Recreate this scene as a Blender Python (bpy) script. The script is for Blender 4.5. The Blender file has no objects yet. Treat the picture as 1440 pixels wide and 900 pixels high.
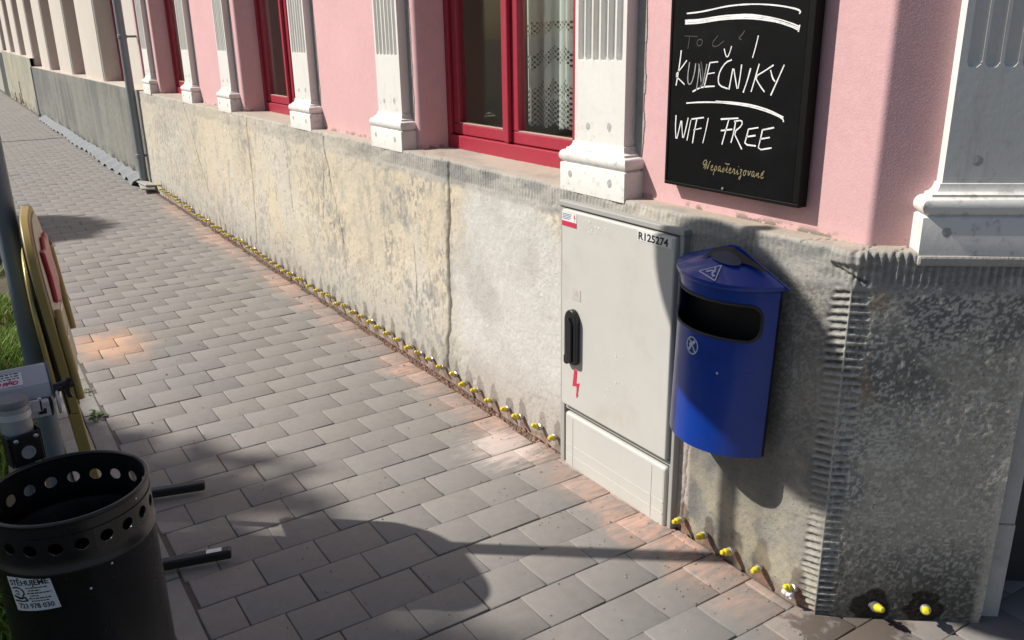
import bpy, bmesh, math, random
import numpy as np
from mathutils import Vector, Matrix, Quaternion
random.seed(7)
RNG = np.random.default_rng(11)
R = math.radians
scene = bpy.context.scene
col = scene.collection

# ------------------------------------------------------------------ camera, light, exposure
CAM = Vector((0.0, -1.8232, 1.6))
yaw, pitch, roll = R(57.27), R(18.55), R(-1.0)
fwd = Vector((-math.sin(yaw)*math.cos(pitch), math.cos(yaw)*math.cos(pitch), -math.sin(pitch)))
rt0 = Vector((math.cos(yaw), math.sin(yaw), 0)); up0 = rt0.cross(fwd)
rt = math.cos(roll)*rt0 + math.sin(roll)*up0
up = -math.sin(roll)*rt0 + math.cos(roll)*up0
cd = bpy.data.cameras.new('camera'); cam = bpy.data.objects.new('camera', cd); col.objects.link(cam)
cam.matrix_world = Matrix(((rt.x, up.x, -fwd.x, CAM.x), (rt.y, up.y, -fwd.y, CAM.y), (rt.z, up.z, -fwd.z, CAM.z), (0, 0, 0, 1)))
cd.sensor_width = 36; cd.lens = 30.0; cd.clip_start = 0.05; cd.clip_end = 500
scene.camera = cam

SUN_EL, SUN_AZ = R(42.0), R(51.7)            # azimuth of the light's travel from +X towards +Y
D = Vector((math.cos(SUN_AZ)*math.cos(SUN_EL), math.sin(SUN_AZ)*math.cos(SUN_EL), -math.sin(SUN_EL)))
w = bpy.data.worlds.new('World'); scene.world = w; w.use_nodes = True
nt = w.node_tree; nt.nodes.clear()
sky = nt.nodes.new('ShaderNodeTexSky'); sky.sky_type = 'NISHITA'; sky.sun_disc = False
sky.sun_elevation = SUN_EL; sky.sun_rotation = math.atan2(-D.x, -D.y)
sky.air_density = 1.0; sky.dust_density = 1.5
bg = nt.nodes.new('ShaderNodeBackground'); bg.inputs[1].default_value = 0.068
wo = nt.nodes.new('ShaderNodeOutputWorld')
nt.links.new(sky.outputs[0], bg.inputs[0]); nt.links.new(bg.outputs[0], wo.inputs[0])
sd = bpy.data.lights.new('sun', 'SUN'); sd.energy = 4.9; sd.angle = R(0.53); sd.color = (1.0, 0.945, 0.86)
sun = bpy.data.objects.new('sun', sd); col.objects.link(sun)
sun.rotation_euler = D.to_track_quat('-Z', 'Y').to_euler()
scene.view_settings.view_transform = 'Standard'; scene.view_settings.look = 'None'
scene.view_settings.exposure = 0.3; scene.view_settings.gamma = 1.0
scene.view_settings.use_curve_mapping = False

# ------------------------------------------------------------------ helpers: noise
class Noise:
    def __init__(s, seed): s.t = np.random.default_rng(seed).random((256, 256))
    def v(s, x, y):
        xi = np.floor(x).astype(int); yi = np.floor(y).astype(int); fx = x-xi; fy = y-yi
        fx = fx*fx*(3-2*fx); fy = fy*fy*(3-2*fy)
        a = s.t[xi % 256, yi % 256]; b = s.t[(xi+1) % 256, yi % 256]; c = s.t[xi % 256, (yi+1) % 256]; d = s.t[(xi+1) % 256, (yi+1) % 256]
        return (a*(1-fx)+b*fx)*(1-fy)+(c*(1-fx)+d*fx)*fy
    def f(s, x, y, o=4):
        r = 0; a = 1.0; t = 0
        for i in range(o):
            r = r+a*s.v(x*2**i+17.3*i, y*2**i+5.7*i); t += a; a *= .55
        return r/t
def sstep(a, b, x):
    t = np.clip((x-a)/(b-a), 0, 1); return t*t*(3-2*t)
def lerp(a, b, t): return a+(b-a)*t

# ------------------------------------------------------------------ helpers: materials
def mat(name): 
    m = bpy.data.materials.new(name); m.use_nodes = True
    return m, m.node_tree, m.node_tree.nodes['Principled BSDF']
class G:
    """tiny node graph helper"""
    def __init__(s, nt): s.nt = nt
    def n(s, t, **k):
        o = s.nt.nodes.new(t)
        for a, b in k.items(): setattr(o, a, b)
        return o
    def set(s, node, i, v):
        if hasattr(v, 'links') or isinstance(v, bpy.types.NodeSocket): s.nt.links.new(v, node.inputs[i])
        elif isinstance(v, tuple) and len(v) == 3 and node.inputs[i].type == 'RGBA': node.inputs[i].default_value = (*v, 1)
        else: node.inputs[i].default_value = v
    def m(s, op, a, b=0.0, c=0.0, clamp=False):
        o = s.n('ShaderNodeMath', operation=op, use_clamp=clamp); s.set(o, 0, a); s.set(o, 1, b); s.set(o, 2, c); return o.outputs[0]
    def noise(s, vec, scale, detail=4, rough=.55, dist=0.0):
        o = s.n('ShaderNodeTexNoise'); s.set(o, 'Vector', vec); o.inputs['Scale'].default_value = scale
        o.inputs['Detail'].default_value = detail; o.inputs['Roughness'].default_value = rough; o.inputs['Distortion'].default_value = dist
        return o.outputs[0]
    def ramp(s, x, a, b):
        o = s.n('ShaderNodeMapRange'); o.clamp = True; o.interpolation_type = 'SMOOTHSTEP'
        s.set(o, 0, x); s.set(o, 1, a); s.set(o, 2, b); return o.outputs[0]
    def mix(s, f, a, b, mode='MIX'):
        o = s.n('ShaderNodeMix', data_type='RGBA', blend_type=mode); s.set(o, 0, f); s.set(o, 6, a); s.set(o, 7, b); return o.outputs[2]
    def pos(s): return s.n('ShaderNodeNewGeometry').outputs['Position']
    def obj(s): return s.n('ShaderNodeTexCoord').outputs['Object']
    def xyz(s, v):
        o = s.n('ShaderNodeSeparateXYZ'); s.set(o, 0, v); return o.outputs
    def scale(s, v, k):
        o = s.n('ShaderNodeMapping'); s.set(o, 0, v); o.inputs['Scale'].default_value = k; return o.outputs[0]
    def attr(s, name): return s.n('ShaderNodeAttribute', attribute_name=name)
    def bump(s, h, strength, dist):
        o = s.n('ShaderNodeBump'); s.set(o, 'Height', h); o.inputs['Strength'].default_value = strength; o.inputs['Distance'].default_value = dist
        return o.outputs[0]
def simple(name, colr, rough=.5, metal=0.0, var=.12, scale=30, bump=0.0, bscale=80, spec=.5, dirt=0.0, dirtcol=(.12, .1, .08), dscale=6, coat=0.0):
    m, t, p = mat(name); g = G(t); v = g.obj()
    n = g.noise(v, scale, 5)
    c = g.mix(n, tuple(x*(1-var) for x in colr), tuple(min(1, x*(1+var)) for x in colr))
    if dirt:
        d = g.ramp(g.noise(v, dscale, 8, .7), .5, .75); c = g.mix(g.m('MULTIPLY', d, dirt), c, dirtcol)
    g.set(p, 'Base Color', c); p.inputs['Metallic'].default_value = metal
    r2 = g.m('MULTIPLY_ADD', g.noise(v, scale*2.3, 4), .25, rough-.12, True); g.set(p, 'Roughness', r2)
    p.inputs['Specular IOR Level'].default_value = spec
    if coat: p.inputs['Coat Weight'].default_value = coat
    if bump: g.set(p, 'Normal', g.bump(g.noise(v, bscale, 4), bump, .01))
    return m

# ------------------------------------------------------------------ helpers: meshes
class MB:
    def __init__(s): s.v = []; s.f = []
    def add(s, vs, fs):
        o = len(s.v); s.v += [tuple(x) for x in vs]; s.f += [tuple(i+o for i in f) for f in fs]; return s
    def box(s, x0, x1, y0, y1, z0, z1, T=None):
        vs = [Vector((x, y, z)) for z in (z0, z1) for y in (y0, y1) for x in (x0, x1)]
        if T: vs = [T(v) for v in vs]
        return s.add(vs, [(0, 2, 3, 1), (4, 5, 7, 6), (0, 1, 5, 4), (2, 6, 7, 3), (0, 4, 6, 2), (1, 3, 7, 5)])
    def tube(s, pts, r, n=10, cap=True):
        pts = [Vector(p) for p in pts]; rr = r if isinstance(r, (list, tuple)) else [r]*len(pts)
        vs = []; fs = []; prev = None
        for i, p in enumerate(pts):
            t = (pts[min(i+1, len(pts)-1)]-pts[max(i-1, 0)]).normalized()
            a = prev if prev is not None else Vector((0, 0, 1)) if abs(t.z) < .9 else Vector((1, 0, 0))
            x = (a-t*a.dot(t)).normalized(); y = t.cross(x); prev = x
            for k in range(n):
                an = 2*math.pi*k/n; vs.append(p+(x*math.cos(an)+y*math.sin(an))*rr[i])
        for i in range(len(pts)-1):
            for k in range(n): fs.append((i*n+k, i*n+(k+1) % n, (i+1)*n+(k+1) % n, (i+1)*n+k))
        if cap: fs += [tuple(range(n-1, -1, -1)), tuple(range((len(pts)-1)*n, len(pts)*n))]
        return s.add(vs, fs)
    def lathe(s, prof, c=(0, 0, 0), axis=(0, 0, 1), n=32, a0=0, a1=2*math.pi):
        c = Vector(c); q = Vector((0, 0, 1)).rotation_difference(Vector(axis)); full = abs(a1-a0-2*math.pi) < 1e-6
        m = n if full else n+1; vs = []; fs = []
        for r, z in prof:
            for k in range(m):
                an = a0+(a1-a0)*k/n; vs.append(c+q @ Vector((r*math.cos(an), r*math.sin(an), z)))
        for i in range(len(prof)-1):
            for k in range(n): fs.append((i*m+k, i*m+(k+1) % m, (i+1)*m+(k+1) % m, (i+1)*m+k))
        return s.add(vs, fs)
    def prism(s, poly, h0, h1, T=lambda v: v):
        """poly in (a,b); extruded h0..h1; T maps Vector((a,b,h)) to the world"""
        n = len(poly); vs = [T(Vector((a, b, h))) for h in (h0, h1) for a, b in poly]
        fs = [tuple(range(n-1, -1, -1)), tuple(range(n, 2*n))]+[(i, (i+1) % n, n+(i+1) % n, n+i) for i in range(n)]
        return s.add(vs, fs)
    def build(s, name, m, parent=None, smooth=False, bevel=0.0, seg=2, solid=0.0):
        me = bpy.data.meshes.new(name); me.from_pydata(s.v, [], s.f); me.update()
        o = bpy.data.objects.new(name, me); col.objects.link(o)
        b = bmesh.new(); b.from_mesh(me); bmesh.ops.recalc_face_normals(b, faces=b.faces); b.to_mesh(me); b.free()
        if m: me.materials.append(m)
        if parent:
            o.parent = parent; o.matrix_parent_inverse = Matrix.Translation(-parent.location)
        if solid: md = o.modifiers.new('solid', 'SOLIDIFY'); md.thickness = solid; md.offset = -1
        if bevel:
            md = o.modifiers.new('bevel', 'BEVEL'); md.width = bevel; md.segments = seg; md.limit_method = 'ANGLE'; md.angle_limit = R(40)
        if smooth:
            me.shade_smooth(); me.set_sharp_from_angle(angle=R(42))
            if solid: md = o.modifiers.new('split', 'EDGE_SPLIT'); md.split_angle = R(42); md.use_edge_sharp = False
        return o
def np_mesh(name, V, F, m, parent=None, colattr=None, smooth=True, extra=None):
    me = bpy.data.meshes.new(name); n = len(V); k = F.shape[1]
    me.vertices.add(n); me.vertices.foreach_set('co', np.asarray(V, np.float32).ravel())
    me.loops.add(F.size); me.loops.foreach_set('vertex_index', F.astype(np.int32).ravel())
    me.polygons.add(len(F)); me.polygons.foreach_set('loop_start', np.arange(0, F.size, k, dtype=np.int32))
    me.update(calc_edges=True)
    if colattr is not None:
        a = me.color_attributes.new('tint', 'FLOAT_COLOR', 'POINT')
        a.data.foreach_set('color', np.c_[colattr, np.ones(n)].astype(np.float32).ravel())
    for nm, arr in (extra or {}).items():
        a = me.attributes.new(nm, 'FLOAT', 'POINT'); a.data.foreach_set('value', np.asarray(arr, np.float32))
    if smooth: me.shade_smooth()
    me.materials.append(m)
    o = bpy.data.objects.new(name, me); col.objects.link(o)
    if parent:
        o.parent = parent; o.matrix_parent_inverse = Matrix.Translation(-parent.location)
    return o
def grid_faces(nu, nv):
    i = np.arange(nu*nv).reshape(nu, nv)
    return np.stack([i[:-1, :-1], i[1:, :-1], i[1:, 1:], i[:-1, 1:]], -1).reshape(-1, 4)
def thing(name, label, cat, loc=(0, 0, 0), group=None):
    o = bpy.data.objects.new(name, None); o.empty_display_size = .1; col.objects.link(o); o.location = loc
    return tag(o, label, cat, group)
def tag(o, label, cat, group=None):
    o['label'] = label; o['category'] = cat
    if group: o['group'] = group
    return o
def kind(o, k): o['kind'] = k; return o
def text_mb(s, size, T, depth=.0006, font_scale=(1, 1), align='LEFT', spacing=1.0, shear=0.0, offset=0.0):
    cu = bpy.data.curves.new('t', 'FONT'); cu.body = s; cu.size = size; cu.align_x = align; cu.extrude = depth; cu.space_character = spacing
    cu.shear = shear; cu.resolution_u = 3; cu.offset = offset
    ob = bpy.data.objects.new('t', cu); col.objects.link(ob)
    me = bpy.data.meshes.new_from_object(ob.evaluated_get(bpy.context.evaluated_depsgraph_get()))
    mb = MB().add([T(Vector((v.co.x*font_scale[0], v.co.y*font_scale[1], v.co.z))) for v in me.vertices], [tuple(p.vertices) for p in me.polygons])
    bpy.data.objects.remove(ob); bpy.data.curves.remove(cu); bpy.data.meshes.remove(me)
    return mb
def stroke(mb, pts, wd, T, h=.0008):
    """flat pen stroke with depth: pts (a,b)"""
    P = [Vector((a, b, 0)) for a, b in pts]
    if len(P) > 2:                                  # Chaikin once
        Q = [P[0]]
        for a, b in zip(P[:-1], P[1:]): Q += [a.lerp(b, .25), a.lerp(b, .75)]
        P = Q+[P[-1]]
    L = []; Rr = []
    for i, p in enumerate(P):
        t = (P[min(i+1, len(P)-1)]-P[max(i-1, 0)]).normalized(); nn = Vector((-t.y, t.x, 0))*wd/2*(.8+.35*random.random())
        L.append(p+nn); Rr.append(p-nn)
    for i in range(len(P)-1):
        q = [L[i], L[i+1], Rr[i+1], Rr[i]]
        vs = [T(Vector((v.x, v.y, 0))) for v in q]+[T(Vector((v.x, v.y, h))) for v in q]
        mb.add(vs, [(4, 5, 6, 7), (0, 1, 5, 4), (1, 2, 6, 5), (2, 3, 7, 6), (3, 0, 4, 7)])
    return mb
# ------------------------------------------------------------------ layout constants
TH = R(51.0); U2 = Vector((math.cos(TH), math.sin(TH), 0)); N2 = Vector((math.sin(TH), -math.cos(TH), 0))   # chamfered corner face
XC = -1.262                      # corner of the plinth
ZL = 1.075                       # top of the plinth ledge
YP = 0.08                        # pink wall face
PC = Vector((-1.285, YP, 0))     # corner of the pink wall
XD = -10.40                      # party wall with the cream house
KERB = -1.470
INJ = [(-9.765,0.107),(-9.666,0.086),(-9.552,0.08),(-9.441,0.079),(-9.316,0.082),(-9.218,0.082),(-9.053,0.087),(-8.94,0.08),(-8.828,0.075),(-8.682,0.081),(-8.552,0.068),(-8.436,0.063),(-8.388,0.05),(-8.179,0.048),(-8.033,0.048),(-7.921,0.048),(-7.832,0.049),(-7.696,0.044),(-7.58,0.044),(-7.449,0.048),(-7.321,0.044),(-7.198,0.041),(-7.091,0.048),(-6.939,0.049),(-6.799,0.058),(-6.695,0.057),(-6.583,0.055),(-6.462,0.053),(-6.343,0.043),(-6.206,0.05),(-6.117,0.05),(-5.992,0.052),(-5.846,0.058),(-5.725,0.047),(-5.602,0.048),(-5.479,0.051),(-5.379,0.054),(-5.238,0.058),(-5.092,0.061),(-4.974,0.058),(-4.882,0.06),(-4.756,0.058),(-4.633,0.06),(-4.521,0.06),(-4.386,0.066),(-4.276,0.066),(-4.155,0.067),(-4.03,0.072),(-3.914,0.067),(-3.78,0.068),(-3.677,0.056),(-3.564,0.061),(-3.446,0.057),(-3.326,0.058),(-3.223,0.057),(-3.111,0.056),(-2.983,0.051),(-2.867,0.052),(-2.76,0.054),(-2.621,0.061),(-2.519,0.06),(-1.79,0.055),(-1.687,0.052),(-1.567,0.054),(-1.459,0.056),(-1.328,0.055)]

# ------------------------------------------------------------------ ground, road, lawn, kerb, paving
def ground_mat(name, c, sc, var=.25, bump=.4):
    m, t, p = mat(name); g = G(t); v = g.pos()
    a = g.noise(v, sc, 6, .65); b = g.noise(v, sc*14, 3)
    k = g.mix(a, tuple(x*(1-var) for x in c), tuple(x*(1+var) for x in c)); k = g.mix(g.m('MULTIPLY', b, .35), k, tuple(x*.45 for x in c))
    g.set(p, 'Base Color', k); p.inputs['Roughness'].default_value = .92; g.set(p, 'Normal', g.bump(b, bump, .01)); return m
M_soil = ground_mat('soil', (.11, .085, .06), 3)
M_asph = ground_mat('asphalt', (.055, .055, .056), 1.2, .2)
M_lawn = ground_mat('lawn_soil', (.085, .075, .04), 2.2, .4)
def sheet(name, x0, x1, y0, y1, z, m, nx=1, ny=1, jit=0):
    V = [(x0+(x1-x0)*i/nx, y0+(y1-y0)*j/ny, z+random.uniform(-jit, jit)) for i in range(nx+1) for j in range(ny+1)]
    F = [(i*(ny+1)+j, (i+1)*(ny+1)+j, (i+1)*(ny+1)+j+1, i*(ny+1)+j+1) for i in range(nx) for j in range(ny)]
    return kind(MB().add(V, F).build(name, m, None, smooth=jit > 0), 'structure')
sheet('ground', -250, 250, -250, 250, -.16, M_soil)
sheet('road', -120, 80, -11.0, -3.35, -.13, M_asph)
def lawn_h(x, y): return .012*math.sin(x*3.1)*math.cos(y*4.3)+.01*math.sin(x*7.7+y*5)-.015
V = []; nx, ny = 180, 16
for i in range(nx+1):
    for j in range(ny+1):
        x = -34+i*36/nx; y = -3.2+j*(1.53)/ny; V.append((x, y, lawn_h(x, y)))
kind(MB().add(V, [(i*(ny+1)+j, (i+1)*(ny+1)+j, (i+1)*(ny+1)+j+1, i*(ny+1)+j+1) for i in range(nx) for j in range(ny)]).build('lawn', M_lawn, None, True), 'structure')
mb = MB().box(-60, 20, -3.35, -3.2, -.16, 0.0)
kind(mb.build('road_kerb', simple('kerb_far', (.30, .29, .28), .9), None, bevel=.01), 'structure')

# grass blades
Gn = 120000
gx = np.where(RNG.random(Gn) < .70, RNG.uniform(-8.5, -1.4, Gn), RNG.uniform(-17, -8.5, Gn)); gy = RNG.uniform(-3.15, -1.70, Gn)
nz = Noise(5); dens = nz.f(gx*1.7+40, gy*1.7+9, 4); keep = dens > .36+.12*RNG.random(Gn); gx, gy = gx[keep], gy[keep]; Gn = len(gx)
gz = np.array([lawn_h(a, b) for a, b in zip(gx, gy)])
an = RNG.uniform(0, 2*np.pi, Gn); h = RNG.uniform(.025, .085, Gn); wd = RNG.uniform(.0025, .007, Gn); ln = RNG.uniform(.2, .9, Gn)*h
dx, dy = np.cos(an), np.sin(an); P0 = np.stack([gx, gy, gz], 1); side = np.stack([-dy, dx, 0*dx], 1)*wd[:, None]
mid = P0+np.stack([dx*ln*.35, dy*ln*.35, h*.6], 1); tip = P0+np.stack([dx*ln, dy*ln, h], 1)
Vg = np.stack([P0-side, P0+side, mid+side*.8, mid-side*.8, tip+side*.15, tip-side*.15], 1).reshape(-1, 3)
Fg = (np.arange(Gn)[:, None, None]*6+np.array([[0, 1, 2, 3], [3, 2, 4, 5]])[None]).reshape(-1, 4)
tone = RNG.random(Gn); cg = np.stack([lerp(.08, .20, tone), lerp(.17, .31, tone), lerp(.02, .05, tone)], 1)
dry = RNG.random(Gn) < .12; cg[dry] = (.26, .22, .11)
def leaf_mat(name, attr=True, c=(.05, .09, .03), trans=.25):
    m, t, p = mat(name); g = G(t)
    cc = g.attr('tint').outputs['Color'] if attr else c
    g.set(p, 'Base Color', cc); p.inputs['Roughness'].default_value = .55; p.inputs['Specular IOR Level'].default_value = .3
    tr = g.n('ShaderNodeBsdfTranslucent'); g.set(tr, 0, cc)
    mx = g.n('ShaderNodeMixShader'); mx.inputs[0].default_value = trans
    t.links.new(p.outputs[0], mx.inputs[1]); t.links.new(tr.outputs[0], mx.inputs[2]); t.links.new(mx.outputs[0], t.nodes['Material Output'].inputs[0])
    return m
o = np_mesh('grass', Vg, Fg, leaf_mat('grass_blades'), None, np.repeat(cg, 6, 0), smooth=False); kind(o, 'stuff')

# paving: every block a bevelled slab with its own tone and a slight tilt
def paving_mat():
    m, t, p = mat('concrete_paver'); g = G(t); v = g.pos(); X = g.xyz(v)
    base = g.attr('tint').outputs['Color']
    big = g.noise(v, 3.5, 6, .6); mid = g.noise(v, 28, 6, .65); fine = g.noise(v, 420, 3, .6)
    c = g.mix(1.0, base, g.mix(big, (.92, .92, .925), (1.08, 1.075, 1.06)), 'MULTIPLY')
    c = g.mix(1.0, c, g.mix(mid, (.82, .82, .82), (1.16, 1.16, 1.16)), 'MULTIPLY')
    c = g.mix(1.0, c, g.mix(fine, (.72, .72, .72), (1.26, 1.26, 1.26)), 'MULTIPLY')
    # dark spots and grime
    sp = g.ramp(g.noise(v, 34, 3, .5), .70, .755); c = g.mix(g.m('MULTIPLY', sp, .5), c, (.06, .055, .05))
    gr = g.ramp(g.noise(v, 7, 6, .7), .54, .72); c = g.mix(g.m('MULTIPLY', gr, .24), c, (.11, .10, .092))
    # brick dust swept along the wall foot
    dn = g.noise(v, 5.5, 6, .7, .6); st = g.noise(g.scale(v, (9, 2.2, 1)), 4.0, 5, .7)
    wall = g.ramp(X[1], -.52, .02)
    k = g.m('ADD', g.m('MULTIPLY', wall, .62), g.m('MULTIPLY', dn, .62)); near = g.ramp(X[0], -11.0, -7.5); far = g.ramp(X[0], -.85, -1.6)
    pt = g.ramp(g.noise(g.scale(v, (1, 0, 0)), 1.3, 4, .6), .38, .62)
    dust = g.m('MULTIPLY', g.ramp(k, .62, .90), g.m('MULTIPLY', g.m('MULTIPLY', near, far), g.m('MULTIPLY_ADD', pt, .75, .25)))
    dust = g.m('MULTIPLY', dust, g.ramp(st, .3, .62))
    c = g.mix(g.m('MULTIPLY', dust, .92), c, g.mix(g.noise(v, 16, 4), (.50, .25, .17), (.52, .37, .30)))
    # orange dust swept at the kerb
    d2 = g.n('ShaderNodeVectorMath', operation='DISTANCE'); g.set(d2, 0, g.scale(v, (1, 1.5, 1))); d2.inputs[1].default_value = (-4.95, -1.30*1.5, 0)
    kp = g.m('MULTIPLY', g.ramp(g.m('MULTIPLY_ADD', dn, -.5, g.m('ADD', d2.outputs['Value'], .25)), .42, .06), .6); c = g.mix(kp, c, (.62, .36, .22))
    # pale mortar smear beside the cabinet, damp blotches at the corner
    d3 = g.n('ShaderNodeVectorMath', operation='DISTANCE'); g.set(d3, 0, v); d3.inputs[1].default_value = (-2.66, -.16, 0)
    sm = g.m('MULTIPLY', g.ramp(g.m('MULTIPLY_ADD', st, -.36, g.m('ADD', d3.outputs['Value'], .16)), .20, .02), .75); c = g.mix(sm, c, (.56, .47, .43))
    d4 = g.n('ShaderNodeVectorMath', operation='DISTANCE'); g.set(d4, 0, v); d4.inputs[1].default_value = (-1.10, .03, 0)
    wt = g.ramp(g.m('MULTIPLY_ADD', g.noise(v, 9, 5, .6), -.5, g.m('ADD', d4.outputs['Value'], .25)), .17, .12)
    c = g.mix(g.m('MULTIPLY', wt, .8), c, (.085, .065, .05))
    g.set(p, 'Base Color', c)
    g.set(p, 'Roughness', g.m('MULTIPLY_ADD', mid, .25, .68)); p.inputs['Specular IOR Level'].default_value = .35
    h = g.m('ADD', g.m('MULTIPLY', fine, .5), g.m('MULTIPLY', mid, .5)); g.set(p, 'Normal', g.bump(h, .35, .004))
    return m
M_pave = paving_mat()
M_joint = ground_mat('joint_sand', (.12, .105, .088), 20, .3)
sheet('paving_bed', -60, 3, KERB-.02, 1.6, -.0065, M_joint)
LA, LB, JT = .2025, .1625, .0030
cells = []
for k in range(-212, 17):
    x0 = -1.812+LB*k; x1 = x0+LB
    off = -.649 if k % 2 == 0 else -.649+LA/2
    y = off-LA*5
    while y < (1.45 if x0 > -1.45 else .02):
        a, b = max(y, KERB), y+LA
        if x0 <= -1.45: b = min(b, (-.030-.006*math.sin(x0*5)-.004*math.sin(x0*17)) if x0 < -2.75 else -.006)
        if b-a > .03: cells.append((x0, x1, a, b))
        y += LA
pv = []; pf = []; pcol = []
for x0, x1, a, b in cells:
    near = x0 > -9
    dz = random.gauss(0, .0011); tx, ty = random.gauss(0, .0032), random.gauss(0, .003)
    jx = random.gauss(0, .0009); jy = random.gauss(0, .0012); j = JT/2*random.uniform(.7, 1.25)
    cx, cy = (x0+x1)/2+jx, (a+b)/2+jy; hx, hy = (x1-x0)/2-j, (b-a)/2-j; rot = random.gauss(0, .0035)
    o = len(pv)
    for ins, z in ((0, -.03), (0, -.0036), (.0012, -.0011), (.0036, 0)):
        for sx, sy in ((-1, -1), (1, -1), (1, 1), (-1, 1)):
            px, py = sx*(hx-ins), sy*(hy-ins)
            pv.append((cx+px-py*rot, cy+py+px*rot, z+dz+px*tx+py*ty))
    for r in range(3):
        for q in range(4): pf.append((o+r*4+q, o+r*4+(q+1) % 4, o+r*4+4+(q+1) % 4, o+r*4+4+q))
    pf.append((o+12, o+13, o+14, o+15))
    t = random.gauss(1, .026); wrm = random.gauss(0, .0016)
    cc = (.219*t+wrm, .207*t, .195*t-wrm)
    if random.random() < .03: cc = (.198*t, .190*t, .182*t)
    pcol += [cc]*16
o = np_mesh('pavement', np.array(pv), np.array(pf), M_pave, None, np.array(pcol), smooth=False); kind(o, 'structure')
# edging strip and kerb blocks between paving and lawn
M_edge = simple('edging_concrete', (.235, .23, .215), .9, var=.22, scale=14, bump=.35, bscale=160, dirt=.5, dirtcol=(.10, .095, .075), dscale=5)
mb = MB(); x = -40
while x < 2.5:
    L = .50; mb.box(x+.003, x+L-.003, KERB-.085, KERB-.006, -.08, -.002+random.gauss(0, .0015)); x += L
kind(mb.build('edging_strip', M_edge, None, bevel=.004), 'structure')
M_kerb = simple('kerb_concrete', (.29, .28, .25), .9, var=.2, scale=18, bump=.35, bscale=160, dirt=.4, dirtcol=(.13, .12, .09), dscale=4)
mb = MB(); x = -40
while x < 2.5:
    L = .25; mb.box(x+.002, x+L-.002, KERB-.195, KERB-.09, -.08, .012+random.gauss(0, .002)); x += L
kind(mb.build('kerb', M_kerb, None, bevel=.005), 'structure')
# brick dust and mortar crumbs in the open gap along the wall foot
M_rub = ground_mat('brick_rubble', (.30, .18, .14), 14, .55, 1.0)
sheet('wall_foot_gap', -10.5, -1.2, -.06, .02, -.016, M_rub, 1400, 8, .009)
mb = MB()
for i in range(3200):
    x = random.uniform(-10.3, -1.5) if i % 3 else random.uniform(-4.5, -2.5)
    if -2.46 < x < -1.86: continue
    y = random.uniform(-.04, -.004); r = random.uniform(.002, .0075)*(1 if random.random() < .9 else 1.7)
    c = Vector((x, y, -.010+r*.6)); vs = [c+Vector(d)*r*random.uniform(.6, 1.3) for d in ((1, 0, 0), (0, 1, 0), (-1, 0, 0), (0, -1, 0), (0, 0, 1), (0, 0, -1))]
    mb.add(vs, [(0, 1, 4), (1, 2, 4), (2, 3, 4), (3, 0, 4), (1, 0, 5), (2, 1, 5), (3, 2, 5), (0, 3, 5)])
o = mb.build('rubble_crumbs', simple('crumbs', (.30, .18, .13), .95, var=.7, scale=60)); kind(o, 'stuff')

mb = MB()
for i in range(1100):
    x = -.9-7.5*random.random()**1.3; y = random.uniform(KERB-.15, -.05) if i % 2 else -.03-.35*random.random()**2
    if x > -1.3: y = min(y, -.1)
    r = random.uniform(.0012, .0034)*(1 if random.random() < .93 else 1.8); c = Vector((x, y, .001+r*.4))
    vs = [c+Vector(d)*r*random.uniform(.6, 1.4) for d in ((1, 0, 0), (0, 1, 0), (-1, 0, 0), (0, -1, 0), (0, 0, .8), (0, 0, -1))]
    mb.add(vs, [(0, 1, 4), (1, 2, 4), (2, 3, 4), (3, 0, 4), (1, 0, 5), (2, 1, 5), (3, 2, 5), (0, 3, 5)])
o = mb.build('grit', simple('grit', (.26, .22, .19), .95, var=.9, scale=7)); kind(o, 'stuff')

# ------------------------------------------------------------------ pink house: root, plinth
house = thing('pink_house', 'pink rendered house with white fluted pilasters, red windows and worn plaster plinth', 'house', (XC, 0, 0))
NA, NB, NC, ND = Noise(21), Noise(22), Noise(23), Noise(24)
CH = .455                                             # length of the chamfered face
s = np.concatenate([np.arange(XD-XC, -3.9, .012), np.arange(-3.9, -.0001, .005), np.arange(0, CH+.0001, .003)])
zz = np.concatenate([np.arange(-.06, 1.0, .0055), np.arange(1.0, 1.0665, .0035)])
S, Z = np.meshgrid(s, zz, indexing='ij')
AX = S                                                # arc position; wall x = XC + s for s<0
wallm = S < 0
X = XC+S
# cracks (x at top, x at bottom, z top, z bottom, width)
cr = np.zeros_like(S)
for xt, xb, zt, zb, wdt, sd_ in ((-3.34, -3.42, 1.07, .06, .017, 3), (-8.27, -7.80, 1.05, .40, .011, 9), (-6.33, -6.42, 1.05, .10, .011, 14), (-4.83, -4.66, 1.05, .45, .007, 20), (-4.85, -4.93, .9, .55, .0035, 31), (-3.74, -3.72, .62, .30, .004, 37), (-5.55, -5.5, .9, .5, .004, 41), (-1.80, -1.815, .5, .02, .0035, 55)):
    t = (zt-Z)/(zt-zb); cx = xt+(xb-xt)*t+.085*(NA.f(Z*5+sd_*7.1, Z*0+sd_, 5)-.5)
    ww = wdt*(.45+1.1*NB.f(Z*22+sd_, Z*0+3, 3)); cr = np.maximum(cr, np.clip(1.15-np.abs(X-cx)/ww, 0, 1)*((Z < zt) & (Z > zb)))
cr = cr*wallm
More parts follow.
